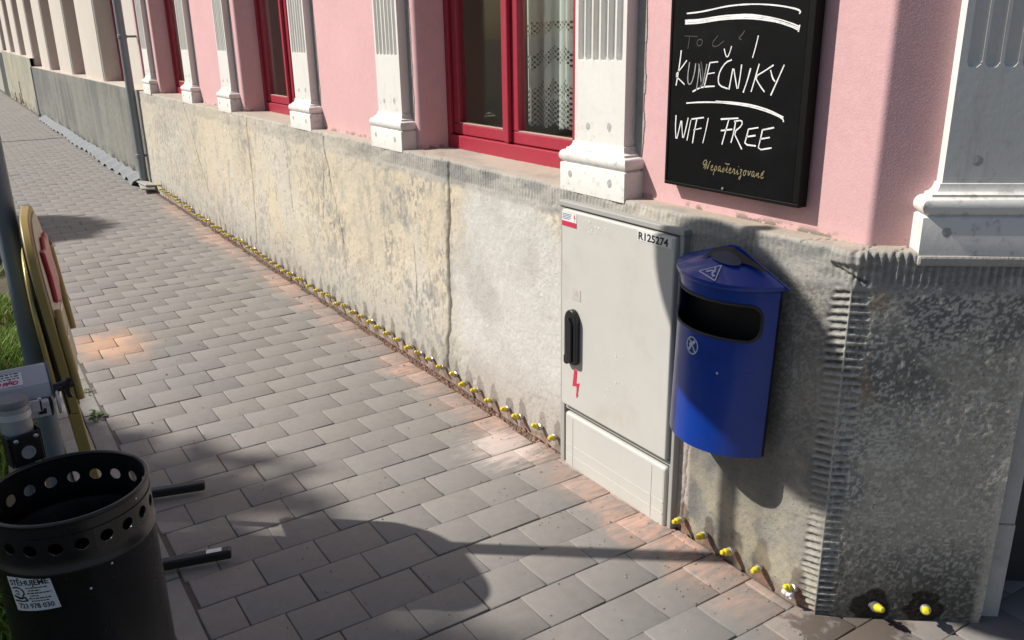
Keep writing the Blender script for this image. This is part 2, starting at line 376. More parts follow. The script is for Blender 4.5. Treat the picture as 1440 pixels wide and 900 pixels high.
# tooled bands: vertical strokes under the ledge, horizontal ones up the corner
strength = np.where(wallm, sstep(-6.5, -4.0, X)*lerp(.35, 1.0, sstep(-4.6, -3.6, X))*lerp(1, .45, sstep(-2.5, -1.9, X)), .95)
wobble = .004*(NA.f(S*8, Z*30+3, 3)-.5)+.022*(NC.f(S*2+4, Z*6+1, 3)-.5)
top = sstep(.985, 1.002, Z)*(1-sstep(1.062, 1.068, Z))
mask1 = strength*np.clip(1.7*NB.f(S*5+3, Z*6+8, 3)-.25, 0, 1)
lines1 = np.clip(.5+.75*np.cos(2*np.pi*(S+wobble)/.0195), 0, 1)*top*mask1
cor = (1-sstep(-.006, .006, np.abs(S+.004)-.050-.022*(NA.f(S*0+np.sign(S)*3+9, Z*48, 3)-.5)))*(1-sstep(.965, .985, Z))
mask2 = np.clip(2.6*ND.f(S*9+1, Z*7+2, 3)-.2, .55, 1)*np.where(wallm, lerp(.7, 1, sstep(.2, .6, Z)), 1)
ph = (Z+wobble+np.where(wallm, -.22*S, 0))/.0215
lines2 = np.clip(.5+.8*np.cos(2*np.pi*ph), 0, 1)*cor*mask2*(np.abs(S) > .004)
# old plaster layers: where the smooth skin has flaked off
rough = np.where(wallm, sstep(-2.0, -1.75, X), 1.0)                       # right of the cabinet the render is coarse
flk = NC.f(S*2.3+1, Z*2.6+4, 6); flake = sstep(.55, .60, flk+.10*(NA.f(S*38, Z*38, 3)-.5))*(1-.6*rough)
grain = NA.f(S*95, Z*95, 3)-.5; grit = NB.f(S*40+9, Z*40, 4)-.5; soft = NC.f(S*3+7, Z*3+1, 4)-.5
disp = .012*soft*np.where(wallm, 1, .4)+.0012*grain*(1+.5*rough)+.0022*grit*(1-.45*rough)-.0022*flake-.0065*lines1-.0105*lines2*(.55+.9*NB.f(S*30+2, Z*26, 3))-.006*cr
# bossy lime dabs on the chamfer
dab = np.clip(NB.f(S*75+31, Z*120, 3)+.30*(NC.f(S*4, Z*9, 4)-.5)-.55, 0, 1)*rough; disp = disp+.0009*dab*(1-cor)
# chipped arris of the ledge and the broken corner chunk
chip = np.clip(NB.f(S*14+50, Z*9, 4)-.5, 0, 1)*sstep(1.03, 1.066, Z); disp = disp-.03*chip
ck = np.abs(Z-(1.028-.35*(S+.06)+.012*(NA.f(S*30, Z*0+5, 3)-.5))); chunk = ((S > -.06) & (S < .04))*np.clip(1.1-ck/(.0022+.004*NB.f(S*60, Z*0+2, 3)), 0, 1); disp = disp-.010*chunk
disp = disp+.012*((S > -.07) & (S < .03) & (Z > 1.03))*sstep(1.03, 1.045, Z)
foot = sstep(.05, .0, Z); disp = disp-.010*foot*NA.f(S*18, Z*18, 3)
disp = np.where(np.abs(S) < .006, disp*.6-.002, disp)
# colour of the layers
C = lambda a: np.array(a)[None, None, :]
e = lambda a: a[..., None]
ochre = C((.585, .510, .392)); cream = C((.605, .552, .462)); grey = C((.36, .345, .315)); pale = C((.56, .545, .515)); dark = C((.115, .112, .108)); brown = C((.25, .225, .185))
b1 = NA.f(S*.9+3, Z*1.3+2, 5); b2 = NB.f(S*2.6+8, Z*2.2+5, 5); streak = NC.f(S*7+2, Z*.9+3, 5); b3 = ND.f(S*9, Z*8, 5)
col_ = lerp(ochre, cream, e(sstep(.35, .65, b1)))
col_ = lerp(col_, grey*1.15, e(.30*sstep(.48, .68, b2)))
col_ = lerp(col_, pale*.95, e(.45*sstep(.5, .68, streak)*sstep(1.0, .5, Z)))
col_ = lerp(col_, grey*1.0, e(.78*sstep(.46, .04, Z+.22*(b2-.5))))                             # grey towards the foot
col_ = lerp(col_, C((.47, .445, .39)), e(.55*sstep(-7.2, -9.2, X+.8*(b1-.5))))                # far end greyer
spk = sstep(.57, .63, NB.f(S*55, Z*34, 4)+.55*(NC.f(S*2.1+7, Z*1.5+1, 5)-.56)+.25*(NA.f(S*9, Z*2.2, 4)-.5)); col_ = lerp(col_, grey*.66, e(.48*spk)); col_ = lerp(col_, grey*.85, e(.4*flake*(1-sstep(.30, .55, NB.f(S*11, Z*11, 3)))))
col_ = lerp(col_, C((.22, .215, .21)), e(.42*sstep(.60, .72, NC.f(S*8+20, Z*2.6+9, 6))*sstep(.40, .55, NB.f(S*30, Z*30, 4))))
clus = sstep(.52, .66, NC.f(S*2.4+33, Z*2.0+12, 4))*sstep(-5.4, -4.6, X)*sstep(-3.0, -3.3, X); col_ = lerp(col_, C((.25, .25, .25)), e(.72*clus*sstep(.50, .56, NB.f(S*44, Z*30, 4))))
crs = np.exp(-((X+3.38+.02*np.sin(Z*9))/.035)**2)*sstep(.2, .5, NA.f(S*20, Z*8, 4)); col_ = lerp(col_, C((.30, .285, .26)), e(.45*crs*wallm))
pt = sstep(.18, .0, np.abs((X+2.86)/.62)**2*.36+np.abs((Z-.55)/.62)**2*.36-.16+.30*(NB.f(S*3, Z*3, 5)-.5))       # pale patch left of the cabinet
col_ = lerp(col_, lerp(pale, C((.47, .45, .42)), e(sstep(.4, .65, NA.f(S*4+2, Z*4, 5)))), e(pt*wallm))
lowg = sstep(-3.35, -3.1, X)*sstep(.34, .12, Z)*(1-rough); col_ = lerp(col_, C((.40, .365, .335)), e(.8*lowg))
# right of the cabinet and on the corner: coarse grey render with lime flecks
rr = lerp(C((.285, .268, .232)), C((.175, .168, .152)), e(sstep(.38, .62, b2)))
dk = np.where(wallm, .5, 1)*sstep(.54, .62, NC.f(S*95+3, Z*140+9, 4)+.3*(NA.f(S*5, Z*6, 4)-.5)); rr = lerp(rr, C((.075, .074, .072)), e(.42*dk))
rr = lerp(rr, C((.36, .335, .28)), e(.55*sstep(.46, .62, ND.f(S*3.1+5, Z*3.3+2, 5))*(1-wallm)*sstep(.2, .35, Z)))
rr = lerp(rr, C((.125, .128, .132)), e(.7*sstep(.5, .7, NA.f(S*5+31, Z*4+7, 5))))
rr = lerp(rr, C((.42, .37, .27)), e(.55*sstep(.36, .14, Z)*sstep(.4, .6, NC.f(S*12, Z*12+9, 4))*wallm))
flecks = sstep(.53, .60, NB.f(S*120+31, Z*185, 3)+.38*(NC.f(S*4, Z*9, 4)-.5))*np.where(wallm, .45*sstep(.30, .75, Z), 1)
rr = lerp(rr, C((.44, .42, .38)), e(.85*flecks))
rr = lerp(rr, C((.27, .17, .09)), e(.5*sstep(.03, .012, np.abs(S-.075))*sstep(.5, .68, Z)*sstep(.4, .55, b3)))
rr = lerp(rr, rr*.42, e((1-wallm)*sstep(.30, .05, Z+.10*(b3-.5))))                             # rising damp on the corner
rr = lerp(rr, C((.46, .43, .37)), e(.6*sstep(.42, .445, S)))
strip = sstep(-1.868, -1.862, X)*sstep(-1.775, -1.79, X)*sstep(.55, .45, Z+.1*b3); rr = lerp(rr, C((.47, .40, .36)), e(.8*strip))
rr = rr*np.where(wallm, 1, 1.25)[..., None]; col_ = lerp(col_, rr, e(rough))  # corner face colour raised to lighten its shade
tb = sstep(.955, .985, Z+.03*(b3-.5)); col_ = lerp(col_, lerp(C((.40, .385, .355)), C((.27, .268, .26)), e(sstep(.4, .6, NB.f(S*7, Z*20, 4)))), e(tb*lerp(.35, .9, strength)))
col_ = lerp(col_, C((.50, .485, .45)), e(.55*(cor*mask2)*(1-lines2)))  # ridges painted lighter, as if catching the light
col_ = lerp(col_, col_*.62, e(np.clip(.55*lines1+.8*lines2, 0, 1)))  # groove shade painted into the colour
col_ = lerp(col_, C((.10, .09, .075)), e(np.clip(cr*.9+.75*chunk, 0, 1)))
halo = np.zeros_like(S); dust = np.zeros_like(S)
for xi, zi in INJ:
    q = np.abs(s+XC-xi) < .12; sub = np.s_[q, :]
    a = random.uniform(.7, 1.0); wx = random.uniform(.022, .036); wz = random.uniform(.035, .085)
    if not q.any(): continue
    d2 = ((X[sub]-xi+.008*math.sin(xi*90))/wx)**2+(np.maximum(Z[sub]-zi, (zi-Z[sub])*.4)/wz)**2+1.5*(NB.f(S[sub]*40, Z[sub]*40, 3)-.5)
    halo[sub] = np.maximum(halo[sub], a*sstep(1.25, .85, d2))
    dust[sub] = np.maximum(dust[sub], sstep(1.1, .5, ((X[sub]-xi)/.03)**2+((Z[sub]-zi+.03)/.045)**2))
for ss_ in (.155, .298):
    d2 = ((S-ss_)/.050)**2+((Z-.045)/.055)**2+1.4*(NB.f(S*30, Z*30, 3)-.5); halo = np.maximum(halo, 1.0*sstep(1.2, .9, d2)*(S > 0.05))
col_ = lerp(col_, col_*C((.50, .46, .43)), e(halo*np.where(X < -2.4, .85, 1)))
col_ = lerp(col_, col_*.55, e(halo*(S > .05)))
col_ = lerp(col_, C((.30, .15, .10)), e(.55*np.clip(.8*dust+.9*sstep(.035, .0, Z)*wallm*(X > -9.5), 0, 1)*sstep(.35, .6, NA.f(S*25, Z*25+4, 4)+.15)))
col_ = np.clip(col_*(1+.16*e(grain))*(1+.12*e(grit)), .02, .9)
# positions: vertical face then the ledge top, mitred at the corner
def place(S, Z, d, inset):
    w_ = S < 0; k = math.tan(TH/2)*inset
    fall = np.clip(1-np.abs(S)/.42, 0, 1)
    sx = np.where(w_, S-k*fall, S+k*fall)
    px = np.where(w_, XC+sx, XC+sx*U2.x+N2.x*(d-inset)); py = np.where(w_, -(d-inset), sx*U2.y+N2.y*(d-inset))
    return np.stack([px, py, Z], -1)
batter = lambda Z: 0*Z
Vw = place(S, Z, disp, 0*S)
# blend the normals over the corner arris so that the two faces meet
cw = sstep(.012, 0, np.abs(S)); bis = Vector((N2.x, N2.y-1, 0)).normalized()
Vw[..., 0] = np.where(wallm, Vw[..., 0]+cw*disp*bis.x, Vw[..., 0]+cw*disp*(bis.x-N2.x)); Vw[..., 1] = np.where(wallm, Vw[..., 1]+cw*disp*(bis.y+1), Vw[..., 1]+cw*disp*(bis.y-N2.y))
dd = np.array([.004, .010, .02, .04, .06, .08, .11, .16, .25, .36]); S3, D3 = np.meshgrid(s, dd, indexing='ij')
edge = disp[:, -1][:, None]*np.exp(-D3/.03)
Zt = ZL-.004*np.exp(-D3/.006)+.004*(NA.f(S3*9, D3*9+3, 4)-.5)+.0015*(NB.f(S3*60, D3*60, 3)-.5)-.02*D3*0-.010*np.clip(NB.f(S3*14+50, D3*0+1.066*9, 4)-.5, 0, 1)*np.exp(-D3/.015)
Vt = place(S3, Zt, edge, D3)
lc = lerp(C((.40, .335, .275)), C((.47, .41, .35)), e(NA.f(S3*6, D3*12, 5))); lc = lerp(lc, C((.33, .32, .30)), e(sstep(.03, 0.0, D3)*.7))
lc = lerp(lc, C((.30, .285, .26)), e(.6*sstep(.52, .68, NC.f(S3*4+5, D3*9+7, 5))))
lcr = np.zeros_like(S3)
for sc_, dr in ((-.005, .5), (.09, .55), (-2.14, -1.6), (-2.30, -2.0), (-.17, 1.1)):
    lcr = np.maximum(lcr, np.clip(1.2-np.abs(S3-sc_-dr*D3-.02*(NA.f(D3*40, D3*0+sc_*9+11, 3)-.5))/.0045, 0, 1)*(D3 < .3))
lc = lerp(lc, C((.09, .08, .07)), e(lcr)); Vt[..., 2] -= .004*lcr
Vall = np.concatenate([Vw, Vt], 1); Call = np.concatenate([col_, lc], 1); Rall = np.concatenate([rough, np.where(S3 < 0, .35, .5)], 1)
def plaster_mat():
    m, t, p = mat('old_plaster'); g = G(t); v = g.pos(); c = g.attr('tint').outputs['Color']; r = g.attr('coarse').outputs['Fac']
    f1 = g.noise(v, 70, 5, .65); f2 = g.noise(v, 260, 4, .6); pit = g.ramp(g.noise(v, 120, 3, .5), .62, .72)
    c = g.mix(1.0, c, g.mix(f1, (.80, .80, .80), (1.2, 1.2, 1.19)), 'MULTIPLY'); c = g.mix(1.0, c, g.mix(f2, (.78, .78, .78), (1.22, 1.22, 1.22)), 'MULTIPLY')
    c = g.mix(g.m('MULTIPLY', pit, g.m('MULTIPLY_ADD', r, .40, .22)), c, (.16, .145, .125))
    g.set(p, 'Base Color', c); p.inputs['Roughness'].default_value = .94; p.inputs['Specular IOR Level'].default_value = .2
    h = g.m('ADD', g.m('MULTIPLY', f1, .6), g.m('MULTIPLY_ADD', f2, .5, g.m('MULTIPLY', pit, -.6)))
    g.set(p, 'Normal', g.bump(h, .55, .006)); return m
M_plas = plaster_mat()
o = np_mesh('plinth', Vall.reshape(-1, 3), grid_faces(*Vall.shape[:2]), M_plas, house, Call.reshape(-1, 3), True, {'coarse': Rall.ravel()})
# ------------------------------------------------------------------ pink walls
def stucco(name, c, grain=.5, chips=True):
    m, t, p = mat(name); g = G(t); v = g.pos()
    n1 = g.noise(v, 2.2, 5, .6); n2 = g.noise(v, 26, 5, .6); n3 = g.noise(v, 170, 4, .6); X = g.xyz(v)
    k = g.mix(n1, tuple(x*.90 for x in c), tuple(min(1, x*1.08) for x in c))
    k = g.mix(1.0, k, g.mix(n2, (.90, .90, .90), (1.09, 1.09, 1.09)), 'MULTIPLY'); k = g.mix(1.0, k, g.mix(n3, (.86, .86, .86), (1.13, 1.13, 1.13)), 'MULTIPLY')
    foot = g.m('MULTIPLY', g.ramp(X[2], 1.32, 1.07), g.ramp(n2, .35, .65)); k = g.mix(g.m('MULTIPLY', foot, .35), k, (.47, .33, .28))
    if chips:
        ch = g.m('MULTIPLY', g.ramp(X[2], 1.10, 1.075), g.ramp(g.noise(v, 17, 5, .65), .50, .56)); k = g.mix(ch, k, (.22, .19, .16))
    g.set(p, 'Base Color', k); p.inputs['Roughness'].default_value = .93; p.inputs['Specular IOR Level'].default_value = .2
    sc_ = g.ramp(g.noise(v, 210, 2, .5), .52, .72)
    g.set(p, 'Normal', g.bump(g.m('ADD', g.m('MULTIPLY', sc_, 1.0), g.m('MULTIPLY', n3, .35)), grain, .012)); return m
M_pink = stucco('pink_render', (.66, .405, .415), .11)
M_cream = stucco('cream_render', (.575, .53, .475), .25, False)
def rounded(poly, rad, seg=5):
    out = []
    n = len(poly)
    for i, (p, r) in enumerate(zip(poly, rad)):
        p = Vector(p); a = (Vector(poly[i-1])-p).normalized(); b = (Vector(poly[(i+1) % n])-p).normalized()
        if r <= 0: out.append(tuple(p)); continue
        for k in range(seg+1):
            t = k/seg; q = (p+a*r)*(1-t)**2+p*2*t*(1-t)+(p+b*r)*t*t; out.append(tuple(q))
    return out
OPEN = [(-9.56, -8.26), (-6.63, -5.38), (-3.755, -2.50)]
ZTOP = 2.72; YB = .34
def pier(x0, x1, r0=.035, r1=.035):
    return rounded([(x0, YB), (x0, YP), (x1, YP), (x1, YB)], [0, r0, r1, 0])
mb = MB(); xs = [XD]+[v for o_ in OPEN for v in o_]
for i in range(3):
    mb.prism(pier(xs[2*i], xs[2*i+1], 0 if i == 0 else .035), ZL-.02, ZTOP)
e1 = PC+U2*.475; e2 = e1-N2*.26
mb.prism(rounded([(-2.50, YB), (-2.50, YP), (PC.x, PC.y), (e1.x, e1.y), (e2.x, e2.y), (PC.x-.10, YB)], [0, .035, .012, 0, 0, 0]), ZL-.02, ZTOP)
f1 = PC+U2*3.2; f2 = f1-N2*.26; g1 = PC+U2*1.60; g2 = g1-N2*.26
mb.prism([(XD, YB), (XD, YP), (PC.x, PC.y), (f1.x, f1.y), (f2.x, f2.y), (PC.x-.10, YB)], ZTOP, 4.2)
mb.prism([(g1.x, g1.y), (f1.x, f1.y), (f2.x, f2.y), (g2.x, g2.y)], .5, ZTOP)
mb.build('wall', M_pink, house, True)
room = MB().box(XD+.3, -1.7, YB+.02, 3.0, .3, 3.0); room.f.pop(2)
mr, tr_, pr_ = mat('dim_room'); pr_.inputs['Base Color'].default_value = (.46, .38, .27, 1); pr_.inputs['Roughness'].default_value = .9
room.build('room', mr, house)

# ------------------------------------------------------------------ pilasters: one mesh, local x along the wall, y into it
def white_mat():
    m, t, p = mat('pilaster_paint'); g = G(t); v = g.pos(); X = g.xyz(v)
    n = g.noise(v, 4, 6, .65); f = g.noise(v, 60, 5, .6); st = g.noise(g.scale(v, (14, 14, 1.2)), 2.2, 5, .7)
    k = g.mix(n, (.66, .645, .60), (.74, .73, .70)); k = g.mix(1.0, k, g.mix(f, (.93, .93, .93), (1.05, 1.05, 1.05)), 'MULTIPLY')
    lo = g.m('MULTIPLY', g.ramp(X[2], 1.42, 1.24), g.ramp(g.noise(v, 30, 5, .7), .52, .72)); k = g.mix(g.m('MULTIPLY', lo, .6), k, (.30, .28, .25))
    k = g.mix(g.m('MULTIPLY', g.ramp(st, .52, .76), .42), k, (.42, .39, .34))
    g.set(p, 'Base Color', k); p.inputs['Roughness'].default_value = .62; g.set(p, 'Normal', g.bump(f, .12, .005)); return m
M_white = white_mat()
SW = .268
prof = [(.0435, ZL-.012), (.0435, 1.1595), (.041, 1.162), (.033, 1.1635)]
prof += [(.027+.0215*math.cos(R(a)), 1.186+.0215*math.sin(R(a))) for a in range(-75, 91, 15)]
prof += [(.025, 1.2085), (.025, 1.2145), (.016, 1.2165), (.0105, 1.222), (.0065, 1.230), (.005, 1.2385), (0, 1.2395)]
def ring(o, z): f = o*.72; return [(-o, .10, z), (-o, .0315-f, z), (SW+o, .0315-f, z), (SW+o, .10, z)]
pm = MB(); vs = []; fs = []
for o_, z in prof: vs += ring(o_, z)
for i in range(len(prof)-1):
    for k in range(4): fs.append((i*4+k, i*4+(k+1) % 4, i*4+4+(k+1) % 4, i*4+4+k))
fs.append((3, 2, 1, 0)); pm.add(vs, fs)
a = np.concatenate([[0, .004], np.arange(.008, SW-.006, .0022), [SW-.004, SW]]); zr = np.concatenate([[1.2395, 1.30, 1.40, 1.48], np.arange(1.500, 1.535, .002), [1.56, 1.7, 1.98, 1.9805, 2.3, ZTOP+.1]])
A_, Z_ = np.meshgrid(a, zr, indexing='ij'); dep = np.zeros_like(A_)
for k in range(6):
    ac = .033+.0403*k; hw = .0148; dz = np.minimum(Z_-(1.508+hw), 0); rr_ = np.sqrt(((A_-ac)/hw)**2+(dz/hw)**2)
    dep = np.maximum(dep, .0165*np.sqrt(np.clip(1-rr_**5, 0, 1)))
Vf = np.stack([A_, .0315+dep, Z_], -1).reshape(-1, 3); ff = grid_faces(*A_.shape)
pm.add(Vf.tolist(), ff.tolist())
n_ = len(zr)
for xx, sgn in ((0, 1), (SW, -1)):
    pm.add([(xx, .0315, zr[0]), (xx, .10, zr[0]), (xx, .10, zr[-1]), (xx, .0315, zr[-1])], [(0, 1, 2, 3)])
pil0 = pm.build('pilaster', M_white, None, True); pil_me = pil0.data
mgs = [MB(), MB()]
zs_ = np.arange(1.075, ZTOP, .012); wdv = .040+.022*(NA.f(zs_*16, zs_*0+3, 4)-.5)
for i in range(len(zs_)-1):
    for mg, x0, x1 in ((mgs[0], SW+.001, SW+wdv[i]), (mgs[1], -wdv[-i-1]*.5, -.001)):
        mg.box(x0, x1, YP-.0025, YP+.004, zs_[i], zs_[i+1])
M_marg = simple('bare_mortar', (.36, .34, .31), .95, var=.25, scale=30, bump=.4)
subs0 = [q.build('mortar_margin', M_marg, None) for q in mgs]
M_plug = simple('grey_filler', (.40, .40, .39), .85, var=.3, scale=90)
for px_, pz_, r_, yy in ((.075, 1.292, .011, .0315), (.19, 1.298, .012, .0315), (.015, 1.125, .011, 0), (.235, 1.118, .012, 0)):
    yy2 = yy if yy else .0315-.0435*.72
    pg = MB().add([(px_+r_*math.cos(t)*random.uniform(.75, 1.15), yy2-.0006, pz_+1.25*r_*math.sin(t)*random.uniform(.75, 1.15)) for t in np.linspace(0, 6.283, 14, endpoint=False)]+[(px_, yy2-.0012, pz_)], [(i, (i+1) % 14, 14) for i in range(14)])
    subs0.append(pg.build('filled_screw_mark', M_plug, None))
cx_ = PC+U2*.142-N2*(-.066)                 # shaft left edge on the chamfer
first = True
def put_pilaster(loc, rz):
    global first
    if first: o, ss = pil0, subs0
    else:
        o = pil0.copy(); ss = [q.copy() for q in subs0]
        for q in [o]+ss: col.objects.link(q)
    first = False
    o.location = loc; o.rotation_euler = (0, 0, rz); o.parent = house; o.matrix_parent_inverse = Matrix.Translation(-house.location)
    for q in ss: q.parent = o
for xl in (-9.957, -8.217, -7.025, -5.337, -4.105, -2.4545): put_pilaster((xl, 0, 0), 0)
pch = Vector((-1.262, 0, 0))+U2*.193
put_pilaster(pch, TH)

# ------------------------------------------------------------------ windows
M_red = simple('dark_red_paint', (.33, .022, .045), .42, var=.14, scale=25, spec=.5, bump=.05, dirt=.3, dirtcol=(.20, .05, .05), dscale=22)
M_sillwood = simple('weathered_ledge', (.42, .30, .25), .8, var=.3, scale=60)
mgl, tg, pgl = mat('window_glass'); g = G(tg); tg.nodes.remove(pgl)
geo = g.n('ShaderNodeNewGeometry'); dt = g.n('ShaderNodeVectorMath', operation='DOT_PRODUCT'); tg.links.new(geo.outputs['Normal'], dt.inputs[0]); tg.links.new(geo.outputs['Incoming'], dt.inputs[1])
fr = g.m('MULTIPLY_ADD', g.m('POWER', g.m('SUBTRACT', 1.0, g.m('ABSOLUTE', dt.outputs['Value'])), 5.0), .9, .035); tb_ = g.n('ShaderNodeBsdfTransparent'); tb_.inputs[0].default_value = (.93, .95, .94, 1)
gl = g.n('ShaderNodeBsdfGlossy'); gl.inputs['Roughness'].default_value = .015; mx = g.n('ShaderNodeMixShader')
tg.links.new(fr, mx.inputs[0]); tg.links.new(tb_.outputs[0], mx.inputs[1]); tg.links.new(gl.outputs[0], mx.inputs[2]); tg.links.new(mx.outputs[0], tg.nodes['Material Output'].inputs[0])
def lace_mat():
    m, t, p = mat('lace'); g = G(t); u = g.attr('u').outputs['Fac']; v = g.attr('v').outputs['Fac']
    zig = g.m('ABSOLUTE', g.m('SUBTRACT', g.m('FRACT', g.m('DIVIDE', u, .125)), .5))          # 0..0.5
    band = g.m('FRACT', g.m('DIVIDE', g.m('ADD', v, g.m('MULTIPLY', zig, .09)), .135))
    inband = g.m('MAXIMUM', g.m('LESS_THAN', band, .42), g.m('LESS_THAN', v, .105))
    inband = g.m('MULTIPLY', inband, g.m('LESS_THAN', v, .42))
    cs = 6.2832/.0105
    a = g.m('SINE', g.m('MULTIPLY', u, cs*.5)); b = g.m('SINE', g.m('MULTIPLY', v, cs*.5))
    hole = g.m('GREATER_THAN', g.m('MULTIPLY', a, b), .10); hole = g.m('MULTIPLY', hole, inband)
    fine = g.m('MULTIPLY', g.m('GREATER_THAN', g.m('MULTIPLY', g.m('SINE', g.m('MULTIPLY', u, 2600)), g.m('SINE', g.m('MULTIPLY', v, 2600))), .35), .55)
    al = g.m('SUBTRACT', g.m('SUBTRACT', .93, g.m('MULTIPLY', hole, .88)), g.m('MULTIPLY', fine, .45), 0, True)
    p.inputs['Base Color'].default_value = (.86, .92, .87, 1); p.inputs['Roughness'].default_value = .9
    tr = g.n('ShaderNodeBsdfTranslucent'); tr.inputs[0].default_value = (.86, .92, .87, 1)
    m1 = g.n('ShaderNodeMixShader'); m1.inputs[0].default_value = .3; t.links.new(p.outputs[0], m1.inputs[1]); t.links.new(tr.outputs[0], m1.inputs[2])
    tp = g.n('ShaderNodeBsdfTransparent'); m2 = g.n('ShaderNodeMixShader'); g.set(m2, 0, al)
    t.links.new(tp.outputs[0], m2.inputs[1]); t.links.new(m1.outputs[0], m2.inputs[2]); t.links.new(m2.outputs[0], t.nodes['Material Output'].inputs[0]); return m
M_lace = lace_mat()
def curtain(x0, x1, zb, zt, y, parent):
    nu, nv = 260, 60; u = np.linspace(0, 1, nu); W = (x1-x0)
    arc = u*W*1.35; U_, T_ = np.meshgrid(u, np.linspace(0, 1, nv), indexing='ij'); A2 = U_*W*1.35
    sc = .022*np.abs(np.sin(np.pi*A2/.125+1.57))**1.0
    fold = (.022*np.sin(2*np.pi*U_*6.2+.6)+.010*np.sin(2*np.pi*U_*13.7+1.9))*(1-.25*T_)
    z = zb+(zt-zb)*T_-sc*(1-T_)**6
    V = np.stack([x0+U_*W+.006*np.sin(2*np.pi*U_*12.4), y+fold, z], -1).reshape(-1, 3)
    return np_mesh('curtain', V, grid_faces(nu, nv), M_lace, parent, None, True, {'u': A2.ravel(), 'v': ((zt-zb)*T_).ravel()})
M_cloth = simple('grey_voile', (.42, .42, .38), .9, var=.2, scale=12)
def window(x0, x1, root, lace=None, yf=.235, z0=ZL-.004, zt=2.6, m=M_red):
    f = MB(); fw = .062; cxm = (x0+x1)/2
    f.box(x0, x1, yf, yf+.07, z0, z0+.068); f.box(x0, x1, yf, yf+.07, zt, zt+.12)
    f.box(x0, x0+fw, yf, yf+.07, z0+.068, zt); f.box(x1-fw, x1, yf, yf+.07, z0+.068, zt)
    w_ = f.build('window', m, root, bevel=.004)
    for a0, a1 in ((x0+fw+.004, cxm-.012), (cxm+.012, x1-fw-.004)):
        sm = MB(); ys = yf+.016; zb = z0+.072; sw = .052
        sm.box(a0, a1, ys, ys+.045, zb, zb+.052); sm.box(a0, a1, ys, ys+.045, zt-.05, zt-.004)
        sm.box(a0, a0+sw, ys, ys+.045, zb+.052, zt-.05); sm.box(a1-sw, a1, ys, ys+.045, zb+.052, zt-.05)
        sm.build('sash', m, w_, bevel=.005)
        MB().box(a0+sw-.004, a1-sw+.004, ys+.018, ys+.022, zb+.05, zt-.05).build('pane', mgl, w_)
        MB().box(a0+sw, a1-sw, ys+.002, ys+.018, zb+.0522, zb+.056).build('glazing_ledge', M_sillwood, w_)
    MB().box(cxm-.017, cxm+.017, yf-.006, yf+.0155, z0+.075, zt-.003).build('cover_strip', m, w_, bevel=.004)
    if lace: curtain(*lace, w_)
    return w_
window(-3.785, -2.645, house, (-3.30, -2.56, 1.228, 2.5, .385))
window(-6.66, -5.47, house, (-6.3, -5.5, 1.235, 2.5, .42))
window(-9.59, -8.35, house, (-9.3, -8.4, 1.235, 2.5, .42))

# ------------------------------------------------------------------ stone jamb and dark door beside the chamfered corner
def CF(a, o, z): return Vector((XC, 0, 0))+U2*a+N2*o+Vector((0, 0, z))     # chamfer frame
mb = MB(); jz = [(-.05, .055), (.30, .050), (.303, .044), (1.068, .040)]
for (z0, w0), (z1, w1) in zip(jz[:-1], jz[1:]):
    mb.box(CH-.012, CH+.052+w0*.2, -.13, -.048+w0*.15, z0, z1-.0012, lambda v: CF(v.x, v.y, v.z))
M_jamb = simple('jamb_render', (.46, .445, .42), .9, var=.2, scale=10, bump=.3, bscale=120, dirt=.45, dirtcol=(.14, .13, .12), dscale=7)
mb.build('door_jamb', M_jamb, house, bevel=.004)
mb = MB().box(CH+.07, CH+1.12, -.26, -.22, -.02, 2.71, lambda v: CF(v.x, v.y, v.z))
mb.build('door', simple('dark_door', (.035, .033, .032), .7, var=.3, scale=8, bump=.2), house)
mb = MB().box(CH-.02, CH+1.3, -.36, -.265, -.05, 2.71, lambda v: CF(v.x, v.y, v.z)); mb.build('doorway_back', M_jamb, house)
mb = MB().box(CH-.01, CH+.06, -.125, .0-.02, 1.069, 1.073, lambda v: CF(v.x, v.y, v.z)); 
MB().box(1.63, 3.2, -.10, .0, -.05, .50, lambda v: CF(v.x, v.y, v.z)).build('plinth', M_jamb, house, bevel=.01)
# mortar lip under the corner pilaster
mb = MB().box(.148, .52, -.03, .006, ZL-.034, ZL-.008, lambda v: CF(v.x, v.y+.004*math.sin(v.x*60), v.z)); mb.build('mortar_bed', M_marg, house, bevel=.006)

